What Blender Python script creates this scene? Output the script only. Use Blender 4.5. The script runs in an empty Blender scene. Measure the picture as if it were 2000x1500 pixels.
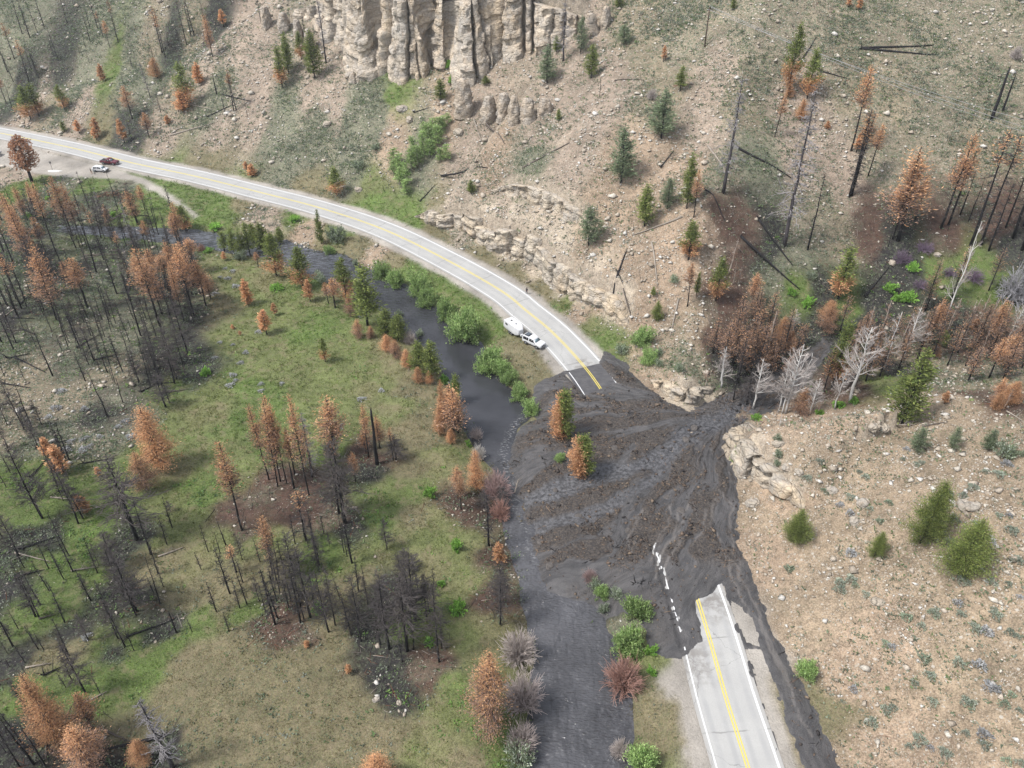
import bpy, bmesh, math, random
import numpy as np
from mathutils import Vector, Matrix
R = math.radians
SC = bpy.context.scene
COL = SC.collection

# ------------------------------------------------------------------ camera, sky, sun, exposure
CAM_H, PITCH, FPX = 89.0, R(36.2), 1571.0          # height above the road, look-down angle, focal length for a 2000 px wide frame
cam_d = bpy.data.cameras.new('camera'); cam = bpy.data.objects.new('camera', cam_d); COL.objects.link(cam)
cam.location = (0, 0, CAM_H); cam.rotation_euler = (math.pi/2 - PITCH, 0, 0)
cam_d.sensor_width = 36; cam_d.sensor_fit = 'HORIZONTAL'; cam_d.lens = 36*FPX/2000
cam_d.clip_start = 1; cam_d.clip_end = 3000
SC.camera = cam
SUN_EL, SUN_AZ = R(56), R(-112)                      # azimuth measured from +Y towards +X: sun stands to the left, a little behind the camera
w = bpy.data.worlds.new('World'); SC.world = w; w.use_nodes = True
nt = w.node_tree; nt.nodes.clear()
sky = nt.nodes.new('ShaderNodeTexSky'); sky.sky_type = 'NISHITA'; sky.sun_disc = False
sky.sun_elevation = SUN_EL; sky.sun_rotation = SUN_AZ; sky.altitude = 2300; sky.air_density = 1.0; sky.dust_density = 3.0
hs = nt.nodes.new('ShaderNodeHueSaturation'); hs.inputs['Saturation'].default_value = 0.30
bg = nt.nodes.new('ShaderNodeBackground'); bg.inputs['Strength'].default_value = 0.125
wo = nt.nodes.new('ShaderNodeOutputWorld')
nt.links.new(sky.outputs[0], hs.inputs['Color']); nt.links.new(hs.outputs[0], bg.inputs[0]); nt.links.new(bg.outputs[0], wo.inputs[0])
sun_d = bpy.data.lights.new('sun', 'SUN'); sun_d.energy = 1.9; sun_d.angle = R(12); sun_d.color = (1.0, 0.965, 0.92)
sun = bpy.data.objects.new('sun', sun_d); COL.objects.link(sun)
sv = Vector((math.sin(SUN_AZ)*math.cos(SUN_EL), math.cos(SUN_AZ)*math.cos(SUN_EL), math.sin(SUN_EL)))
sun.rotation_euler = sv.to_track_quat('Z', 'Y').to_euler()
SC.view_settings.view_transform = 'Standard'; SC.view_settings.look = 'None'
SC.view_settings.exposure = 1.8; SC.view_settings.gamma = 1
SC.cycles.max_bounces = 4; SC.cycles.diffuse_bounces = 3; SC.cycles.glossy_bounces = 2; SC.cycles.transparent_max_bounces = 4

GAIN = 2.4
def lin(c):
    c = c/255.0
    return c/12.92 if c <= 0.04045 else ((c+0.055)/1.055)**2.4
def C3(r, g, b, k=1.0): return (lin(r)/GAIN*k, lin(g)/GAIN*k, lin(b)/GAIN*k)

# ------------------------------------------------------------------ pixels of the survey photo (2000 x 1500) to ground and back
cp, sp = math.cos(PITCH), math.sin(PITCH)
def ray(px, py):
    px = np.asarray(px, float); py = np.asarray(py, float)
    x = (px-1000)/FPX; y = (750-py)/FPX
    return np.stack([x, cp+y*sp, -sp+y*cp], -1)
def up(px, py, z=0.0):
    d = ray(px, py); t = (z-CAM_H)/d[..., 2]
    return np.stack([d[..., 0]*t, d[..., 1]*t], -1)
def upl(pts, z=0.0): return np.array([up(p[0], p[1], p[2] if len(p) > 2 else z) for p in pts])
def proj(X, Y, Z):
    dz = Z-CAM_H
    dep = Y*cp - dz*sp; upc = Y*sp + dz*cp
    dep = np.maximum(dep, 1e-3)
    return 1000+FPX*X/dep, 750-FPX*upc/dep, dep

# ------------------------------------------------------------------ noise and planar helpers
def hsh(ix, iy, seed):
    h = (ix.astype(np.int64)*374761393 + iy.astype(np.int64)*668265263 + seed*974711) & 0xffffffff
    h = ((h ^ (h >> 13))*1274126177) & 0xffffffff
    h = ((h ^ (h >> 16))*2246822519) & 0xffffffff
    return ((h ^ (h >> 15)) & 0xffffff)/float(0xffffff)
def vn(x, y, s, seed=0):
    x = np.asarray(x, float)/s; y = np.asarray(y, float)/s
    ix = np.floor(x); iy = np.floor(y); fx = x-ix; fy = y-iy
    fx = fx*fx*(3-2*fx); fy = fy*fy*(3-2*fy)
    a = hsh(ix, iy, seed); b = hsh(ix+1, iy, seed); c = hsh(ix, iy+1, seed); d = hsh(ix+1, iy+1, seed)
    return (a*(1-fx)+b*fx)*(1-fy)+(c*(1-fx)+d*fx)*fy
def fbm(x, y, s, seed=0, o=4):
    r = 0; a = 1; t = 0
    for k in range(o):
        r = r + a*vn(x, y, s/2**k, seed+k*17); t += a; a *= .5
    return r/t-0.5
def sst(a, b, x):
    t = np.clip((x-a)/(b-a), 0, 1); return t*t*(3-2*t)
def seg_dist(poly, X, Y, closed=False):
    """distance to a polyline; also signed side (left +) and running length of the nearest point"""
    P = np.asarray(poly, float); n = len(P)
    best = np.full(X.shape, 1e18); side = np.zeros(X.shape); along = np.zeros(X.shape); L = 0
    rng = range(n if closed else n-1)
    for i in rng:
        a = P[i]; b = P[(i+1) % n]; dx, dy = b-a; l2 = dx*dx+dy*dy+1e-12; l = math.sqrt(l2)
        t = np.clip(((X-a[0])*dx+(Y-a[1])*dy)/l2, 0, 1)
        ex = X-(a[0]+t*dx); ey = Y-(a[1]+t*dy); d = ex*ex+ey*ey
        m = d < best
        best = np.where(m, d, best); along = np.where(m, L+t*l, along)
        side = np.where(m, np.sign(dx*(Y-a[1])-dy*(X-a[0])), side)
        L += l
    return np.sqrt(best), side, along
def pip(poly, X, Y):
    P = np.asarray(poly, float); r = np.zeros(X.shape, bool); n = len(P)
    for i in range(n):
        x1, y1 = P[i]; x2, y2 = P[(i+1) % n]
        c = ((y1 > Y) != (y2 > Y)) & (X < (x2-x1)*(Y-y1)/((y2-y1) if y2 != y1 else 1e-9)+x1)
        r ^= c
    return r
def sdf(poly, X, Y):
    d, _, _ = seg_dist(poly, X, Y, True)
    return np.where(pip(poly, X, Y), d, -d)
def spline(P, step):
    P = np.asarray(P, float); n = len(P); out = []
    Q = np.vstack([2*P[0]-P[1], P, 2*P[-1]-P[-2]])
    for i in range(n-1):
        p0, p1, p2, p3 = Q[i], Q[i+1], Q[i+2], Q[i+3]
        m = max(2, int(np.linalg.norm(p2-p1)/step)*2)
        for k in range(m):
            t = k/m
            out.append(.5*((2*p1)+(-p0+p2)*t+(2*p0-5*p1+4*p2-p3)*t*t+(-p0+3*p1-3*p2+p3)*t**3))
    out.append(P[-1]); out = np.array(out)
    s = np.r_[0, np.cumsum(np.linalg.norm(np.diff(out, axis=0), axis=1))]
    q = np.arange(0, s[-1], step)
    return np.stack([np.interp(q, s, out[:, k]) for k in range(out.shape[1])], -1)
def normals2(P):
    t = np.gradient(P, axis=0); t /= np.linalg.norm(t, axis=1)[:, None]
    return np.stack([-t[:, 1], t[:, 0]], -1)

# ------------------------------------------------------------------ mesh and tagging helpers
def to_tris(F):
    F = np.asarray(F)
    if F.shape[1] == 3: return F
    return np.vstack([F[:, [0, 1, 2]], F[:, [0, 2, 3]]])
def mesh_np(name, V, F, mats=(), cols=None, attrs=None, smooth=False, midx=None, uv=None):
    V = np.asarray(V, np.float32); F = np.asarray(F, np.int32); k = F.shape[1]
    me = bpy.data.meshes.new(name)
    me.vertices.add(len(V)); me.vertices.foreach_set('co', V.ravel())
    me.loops.add(F.size); me.loops.foreach_set('vertex_index', F.ravel())
    me.polygons.add(len(F)); me.polygons.foreach_set('loop_start', np.arange(0, F.size, k, dtype=np.int32))
    if smooth: me.polygons.foreach_set('use_smooth', np.ones(len(F), bool))
    if midx is not None: me.polygons.foreach_set('material_index', np.asarray(midx, np.int32))
    for m in mats: me.materials.append(m)
    if cols is not None:
        a = me.attributes.new('col', 'FLOAT_COLOR', 'POINT')
        c = np.ones((len(V), 4), np.float32); c[:, :3] = cols
        a.data.foreach_set('color', c.ravel())
    for nm, v in (attrs or {}).items():
        a = me.attributes.new(nm, 'FLOAT', 'POINT'); a.data.foreach_set('value', np.asarray(v, np.float32).ravel())
    if uv is not None:
        a = me.attributes.new('flow', 'FLOAT_VECTOR', 'POINT')
        a.data.foreach_set('vector', np.c_[uv, np.zeros(len(uv))].astype(np.float32).ravel())
    me.update(calc_edges=True)
    return me
def link(name, data, parent=None, loc=None, rot=None, scale=None):
    o = bpy.data.objects.new(name, data); COL.objects.link(o)
    if parent: o.parent = parent
    if loc is not None: o.location = loc
    if rot is not None: o.rotation_euler = rot
    if scale is not None: o.scale = scale
    return o
def tag(o, label=None, cat=None, group=None, kind=None):
    if label: o['label'] = label
    if cat: o['category'] = cat
    if group: o['group'] = group
    if kind: o['kind'] = kind
    return o
class MB:
    """collects vertices and triangles (with a colour per vertex)"""
    def __init__(s): s.V = []; s.F = []; s.C = []; s.M = []; s.n = 0
    def add(s, V, F, c=(1, 1, 1), m=0):
        V = np.asarray(V, float); F = to_tris(np.asarray(F, int))
        s.V.append(V); s.F.append(F+s.n); s.n += len(V); s.M.append(np.full(len(F), m))
        c = np.asarray(c, float); s.C.append(np.tile(c, (len(V), 1)) if c.ndim == 1 else c)
    def tube(s, P, r, sides=6, c=(1, 1, 1), cap=True, m=0):
        P = np.asarray(P, float); n = len(P); r = np.broadcast_to(np.asarray(r, float), (n,))
        t = np.gradient(P, axis=0); t /= (np.linalg.norm(t, axis=1)[:, None]+1e-12)
        ref = np.array([0, 0, 1.]) if abs(t[0, 2]) < .9 else np.array([1., 0, 0])
        u = np.cross(t, ref); u /= (np.linalg.norm(u, axis=1)[:, None]+1e-12); v = np.cross(t, u)
        a = np.arange(sides)/sides*2*math.pi
        V = P[:, None, :]+r[:, None, None]*(np.cos(a)[None, :, None]*u[:, None, :]+np.sin(a)[None, :, None]*v[:, None, :])
        V = V.reshape(-1, 3); F = []
        for i in range(n-1):
            for j in range(sides):
                j2 = (j+1) % sides
                F.append((i*sides+j, i*sides+j2, (i+1)*sides+j2, (i+1)*sides+j))
        F = list(to_tris(np.array(F)))
        if cap:
            V = np.vstack([V, P[:1], P[-1:]]); b = n*sides
            for j in range(sides):
                j2 = (j+1) % sides
                F.append((b, j2, j)); F.append((b+1, (n-1)*sides+j, (n-1)*sides+j2))
        s.add(V, np.array(F), c, m)
    def box(s, a, b, c=(1, 1, 1), m=0):
        (x0, y0, z0), (x1, y1, z1) = a, b
        V = [(x0, y0, z0), (x1, y0, z0), (x1, y1, z0), (x0, y1, z0), (x0, y0, z1), (x1, y0, z1), (x1, y1, z1), (x0, y1, z1)]
        F = [(0, 3, 2, 1), (4, 5, 6, 7), (0, 1, 5, 4), (1, 2, 6, 5), (2, 3, 7, 6), (3, 0, 4, 7)]
        s.add(V, F, c, m)
    def mesh(s, name, mats, smooth=False):
        return mesh_np(name, np.vstack(s.V), np.vstack(s.F), mats, np.vstack(s.C), smooth=smooth, midx=np.concatenate(s.M))

# ------------------------------------------------------------------ material helpers
class NT:
    def __init__(s, name):
        s.m = bpy.data.materials.new(name); s.m.use_nodes = True; s.t = s.m.node_tree; s.t.nodes.clear()
        s.out = s.n('ShaderNodeOutputMaterial'); s.b = s.n('ShaderNodeBsdfPrincipled')
        s.l(s.b.outputs[0], s.out.inputs[0]); s.b.inputs['Roughness'].default_value = .9
        s.b.inputs['Specular IOR Level'].default_value = .25
    def n(s, ty, **kw):
        x = s.t.nodes.new(ty)
        for k, v in kw.items(): setattr(x, k, v)
        return x
    def l(s, a, b): s.t.links.new(a, b)
    def val(s, i, v):
        if hasattr(v, 'bl_idname') or hasattr(v, 'is_linked'): s.l(v, i)
        else: i.default_value = v
    def attr(s, name, out='Fac'):
        a = s.n('ShaderNodeAttribute'); a.attribute_name = name; return a.outputs[out]
    def pos(s):
        return s.n('ShaderNodeNewGeometry').outputs['Position']
    def mapping(s, vec, sc):
        m = s.n('ShaderNodeMapping'); s.l(vec, m.inputs[0]); m.inputs['Scale'].default_value = sc; return m.outputs[0]
    def noise(s, vec, scale, detail=3, rough=.55, out=0):
        x = s.n('ShaderNodeTexNoise'); s.l(vec, x.inputs['Vector']); x.inputs['Scale'].default_value = scale
        x.inputs['Detail'].default_value = detail; x.inputs['Roughness'].default_value = rough; return x.outputs[out]
    def voro(s, vec, scale, out='Distance', feat='F1', rnd=1):
        x = s.n('ShaderNodeTexVoronoi'); x.feature = feat; s.l(vec, x.inputs['Vector']); x.inputs['Scale'].default_value = scale
        x.inputs['Randomness'].default_value = rnd; return x.outputs[out]
    def ramp(s, f, stops):
        x = s.n('ShaderNodeMapRange'); x.interpolation_type = 'SMOOTHSTEP'; s.val(x.inputs[0], f)
        for i, v in enumerate(stops): x.inputs[i+1].default_value = v
        return x.outputs[0]
    def math(s, op, a, b=0.0, clamp=False):
        x = s.n('ShaderNodeMath'); x.operation = op; x.use_clamp = clamp; s.val(x.inputs[0], a); s.val(x.inputs[1], b); return x.outputs[0]
    def mix(s, f, a, b, mode='MIX'):
        x = s.n('ShaderNodeMix'); x.data_type = 'RGBA'; x.blend_type = mode
        s.val(x.inputs[0], f)
        for i, v in ((6, a), (7, b)):
            if isinstance(v, (tuple, list)): x.inputs[i].default_value = (*v, 1) if len(v) == 3 else v
            else: s.l(v, x.inputs[i])
        return x.outputs[2]
    def gray(s, f):
        x = s.n('ShaderNodeCombineColor')
        for i in range(3): s.val(x.inputs[i], f)
        return x.outputs[0]
    def bump(s, h, strength=.5, dist=.1):
        x = s.n('ShaderNodeBump'); s.l(h, x.inputs['Height']); x.inputs['Strength'].default_value = strength; x.inputs['Distance'].default_value = dist
        s.l(x.outputs[0], s.b.inputs['Normal'])
    def color(s, c):
        if isinstance(c, (tuple, list)): s.b.inputs['Base Color'].default_value = (*c, 1)
        else: s.l(c, s.b.inputs['Base Color'])
    def set(s, **kw):
        for k, v in kw.items(): s.b.inputs[k.replace('_', ' ')].default_value = v
        return s
# ------------------------------------------------------------------ plan of the valley: road, river, mud, hills
ROAD_C = [(-260, 215), (-120, 238), (0, 260), (78, 275.5), (156, 292.5), (260, 318.6), (380, 344), (500, 373.8), (626.6, 406.7), (753, 449.8), (880, 511.8),
          (980, 569), (1028, 607), (1076, 646.5), (1130, 703), (1173.3, 759.8), (1232, 860), (1284, 970), (1326, 1070), (1353, 1143), (1381.6, 1233),
          (1417.9, 1363), (1461, 1500), (1500, 1640), (1540, 1800)]
road = spline(upl(ROAD_C), 1.0)
RIV_R = [(120, 442), (225, 447), (300, 449), (380, 452), (440, 462), (500, 466), (553, 474), (601, 489), (664.6, 501.7), (692.5, 522), (728, 532), (753, 552), (791, 562.5), (819, 595.4),
         (854.6, 606), (877.4, 630), (893, 664), (930.6, 672), (940.7, 717), (971, 745), (1000, 780), (1035, 806), (1024, 812), (1000, 836), (982, 888), (1000, 940), (1006, 996), (1026, 1028),
         (1040, 1095), (1063, 1153), (1149, 1171), (1190, 1262), (1205, 1300), (1213, 1335), (1215, 1419), (1225, 1500), (1235, 1620), (1240, 1800)]
RIV_L = [(1030, 1800), (1045, 1620), (1050, 1500), (1040, 1462), (1058, 1380), (1058, 1297), (1050, 1209), (1035, 1150), (1020, 1090), (1002, 1030), (990, 968), (981, 920), (948, 889), (915, 816), (895, 765), (887, 745),
         (862, 700), (816, 655), (776, 620), (714, 580), (661, 555), (607, 533), (553, 509), (500, 496), (425, 485), (370, 476), (310, 470), (225, 461), (120, 455)]
WZ = -1.6
river_poly = np.vstack([upl(RIV_R, WZ), upl(RIV_L, WZ)])
MUD = [(1104, 724), (1140, 715), (1171, 705), (1180, 683), (1200, 694), (1218, 704), (1240, 730), (1262, 752), (1290, 768), (1308, 785), (1345, 796), (1375, 783), (1420, 764), (1480, 738),
       (1530, 722), (1570, 700), (1600, 683), (1625, 690), (1600, 730), (1560, 770), (1500, 806), (1460, 817), (1440, 842), (1413, 868), (1440, 920), (1446, 990), (1447, 1060), (1465, 1100), (1492, 1180), (1530, 1260), (1570, 1335),
       (1604, 1410), (1645, 1500), (1700, 1640), (1580, 1640), (1522, 1500), (1497, 1420), (1467, 1325), (1432, 1222), (1414, 1165), (1411, 1148), (1407, 1152), (1388, 1164), (1365, 1176), (1372, 1215), (1379, 1256), (1362, 1264), (1345, 1282),
       (1318, 1286), (1295, 1282), (1268, 1262), (1258, 1225), (1240, 1200), (1215, 1190), (1185, 1200), (1160, 1175), (1063, 1153), (1040, 1095), (1026, 1028), (1006, 996), (1000, 940), (982, 888), (1000, 836), (1024, 812), (1047, 806),
       (1038, 775), (1044, 750), (1075, 735)]
mud_poly = upl(MUD)
TOE_A = [(-600, 170), (-260, 196), (0, 243), (130, 270), (260, 300), (400, 333), (560, 368), (700, 402), (830, 440), (940, 492), (1030, 548), (1100, 600), (1160, 660), (1200, 692), (1245, 730), (1295, 768), (1345, 793), (1400, 768),
         (1470, 735), (1540, 705), (1600, 672, 2), (1700, 630, 4), (1820, 606, 7), (2000, 570, 10), (2300, 520, 16)]
toeA = upl(TOE_A)
polyA = np.vstack([toeA, [(500, 300), (500, 900), (-700, 900), (-700, toeA[0][1])]])
TOE_B1 = [(1740, 1800), (1700, 1640), (1645, 1500), (1604, 1410), (1530, 1260), (1465, 1100), (1447, 990), (1440, 920), (1413, 868), (1440, 840)]
TOE_B2 = [(1440, 840), (1462, 816), (1520, 800), (1600, 775, 2), (1720, 730, 4), (1850, 690, 7), (2000, 650, 10), (2300, 590, 16)]
b1 = upl(TOE_B1); b2 = upl(TOE_B2)
polyB = np.vstack([b1, b2, [(500, 160), (500, 0), (b1[0][0], 0)]])

XS = np.arange(-235, 240, 0.75); YS = np.arange(18, 395, 0.75)
NX, NY = len(XS), len(YS)
X, Y = np.meshgrid(XS, YS)
gm = up(1420, 800); gd = up(2000, 590, 9)-gm; gl = np.linalg.norm(gd); gd = gd/gl
along_g = (X-gm[0])*gd[0]+(Y-gm[1])*gd[1]
floor = 0.105*np.clip(along_g, 0, 140)*sst(-2, 30, X-gm[0]+ (Y-gm[1])*.6)
dR, sR, aR = seg_dist(road, X, Y)
dA, _, _ = seg_dist(toeA, X, Y); inA = pip(polyA, X, Y)
dB1, _, _ = seg_dist(b1, X, Y); dB2, _, _ = seg_dist(b2, X, Y); inB = pip(polyB, X, Y)
lump = fbm(X, Y, 46, 3, 4)
hA = np.where(inA, 0.575*(np.sqrt(dA**2+16)-4)*(1+.25*fbm(X, Y, 90, 8, 2)) + lump*np.clip(dA/6, 0, 4), 0)
b1h = .50*(np.sqrt(dB1**2+4)-2); b2h = 1.2+.42*(np.sqrt(dB2**2+1)-1)
hB = np.where(inB, -np.log(np.exp(-b1h/2.5)+np.exp(-b2h/2.5))*2.5, 0)
hB = np.where(inB, np.maximum(hB, 0)*np.clip(np.minimum(dB1, dB2)/1.5, 0, 1) + fbm(X, Y, 14, 11, 3)*np.clip(dB1/5, 0, 1.2), 0)
# valley floor: a little below the road away from it, forest ground rising to the left
flat = -0.55*sst(7, 16, dR)*(~inA)*(~inB) + .10*np.clip(-X-45-.25*(Y-60), 0, 80)*(Y < 190)*sst(215, 150, Y)
flat += fbm(X, Y, 22, 21, 4)*0.9*sst(8, 20, dR)*(~inA)*(~inB)
Z = floor + hA + hB + flat + 0.35*fbm(X, Y, 6, 31, 3)*np.clip((hA+hB)/3, .12, 1)
# dry side gully on the far left and the higher ground past it
def grid_at(G, x, y):
    fx = np.clip((np.asarray(x)-XS[0])/(XS[1]-XS[0]), 0, NX-1.001); fy = np.clip((np.asarray(y)-YS[0])/(YS[1]-YS[0]), 0, NY-1.001)
    i = fx.astype(int); j = fy.astype(int); a = fx-i; b = fy-j
    return (G[j, i]*(1-a)+G[j, i+1]*a)*(1-b)+(G[j+1, i]*(1-a)+G[j+1, i+1]*a)*b
def hit(px, py):
    """where the line of sight through photo pixels meets the terrain"""
    px = np.atleast_1d(np.asarray(px, float)); py = np.atleast_1d(np.asarray(py, float))
    d = ray(px, py); t = np.full(px.shape, 45.0); done = np.zeros(px.shape, bool)
    for k in range(1400):
        p = d*t[:, None]
        below = CAM_H+p[:, 2] <= grid_at(Z, p[:, 0], p[:, 1])
        done |= below
        if done.all(): break
        t = np.where(done, t, t+.3)
    p = d*t[:, None]
    return np.stack([p[:, 0], p[:, 1], grid_at(Z, p[:, 0], p[:, 1])], -1)
g2 = hit([-80, 0, 90, 180, 260, 330, 400, 470, 520], [190, 176, 150, 128, 115, 104, 60, 10, -30])[:, :2]
dG, sG, _ = seg_dist(g2, X, Y)
Z += np.where(inA, -3.5*np.exp(-(dG/7)**2) + np.where(sG > 0, .16*np.clip(dG-4, 0, 80), 0), 0)
# road bench, river bed
Z = np.where(dR < 16, Z*sst(4.6, 10.5, dR) + (-0.06)*(1-sst(4.6, 10.5, dR)), Z)
sr = sdf(river_poly, X, Y)+1.5*fbm(X, Y, 5, 181, 3)+.6*fbm(X, Y, 1.8, 182, 2)
Z = Z*sst(0, 7, -sr) + (WZ-.12)*(1-sst(0, 7, -sr)) - 1.3*sst(0, 3.5, sr)
Z = np.where((sr > -7) & (dR < 4.8), -0.06, Z)
# rock steps: [points on the slope], heights, step start and end behind the line
def cl_line(pts): return spline(hit([p[0] for p in pts], [p[1] for p in pts])[:, :2], 0.6)
CLIFFS = [
 ('rock_cliff', [(575, 20), (610, 48), (640, 80), (668, 100), (676, 132), (700, 152), (722, 150), (742, 130), (760, 150), (782, 160), (820, 152), (840, 128), (866, 140), (884, 128), (905, 150), (935, 142), (960, 118), (1000, 116), (1050, 100), (1100, 88), (1140, 70), (1180, 40)],
  [0, 3, 7, 12, 18, 22, 24, 25, 25, 26, 26, 24, 22, 21, 25, 25, 24, 22, 17, 12, 6, 0]),
 ('road_cut_ledge', [(808, 424), (850, 448), (895, 452), (930, 470), (960, 492), (1000, 502), (1042, 524), (1060, 546), (1082, 566), (1120, 588), (1165, 604), (1200, 624), (1226, 645)],
  [0, 4.2, 5.2, 5.2, 6, 6.4, 6.4, 6.2, 6.4, 6.6, 6, 4.8, 0]),
 ('upper_ledge', [(955, 372), (1000, 385), (1040, 400), (1090, 424), (1130, 440), (1165, 455)], [0, 3.0, 3.8, 4.0, 3.0, 0]),
 ('gully_mouth_ledge', [(1268, 742), (1296, 768), (1322, 786), (1350, 790), (1376, 772), (1400, 758)], [0, 1.8, 2.2, 1.8, 1.3, 0]),
]
cliff_lines = [cl_line(pts) for name, pts, hh in CLIFFS]
lnB = spline(upl([(1470, 822), (1424, 850), (1416, 872), (1441, 910), (1450, 926, .6), (1475, 932, 1), (1500, 962, 1.5), (1520, 978, 1.8), (1548, 995, 2.2), (1575, 1010, 2.6)]), .6)
CLIFFS.append(('roadside_bluff', None, [0, 1.6, 2.6, 3.4, 5, 5, 4, 3.4, 2.5, 0])); cliff_lines.append(lnB)
cliff_h = []; cliff_zb = []
for (name, pts, hh), ln in zip(CLIFFS, cliff_lines):
    L = (len(ln)-1)*.6
    if name == 'upper_ledge': ln = cl_line(pts); cliff_lines[[c[0] for c in CLIFFS].index(name)] = ln
    hp = np.interp(np.linspace(0, 1, len(ln)), np.linspace(0, 1, len(hh)), hh); cliff_h.append(hp); cliff_zb.append(grid_at(Z, ln[:, 0], ln[:, 1]))
    d, s, a = seg_dist(ln, X, Y)
    big = 3.6 if name == 'rock_cliff' else 1.5
    H_ = np.interp(a, np.arange(len(ln))*.6, hp)
    Z = Z + np.where(s > 0, H_*sst(big, big*2.1, d)*np.exp(-np.clip(d-25, 0, 99)/25 if name != 'rock_cliff' else 0*d), 0)
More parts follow.
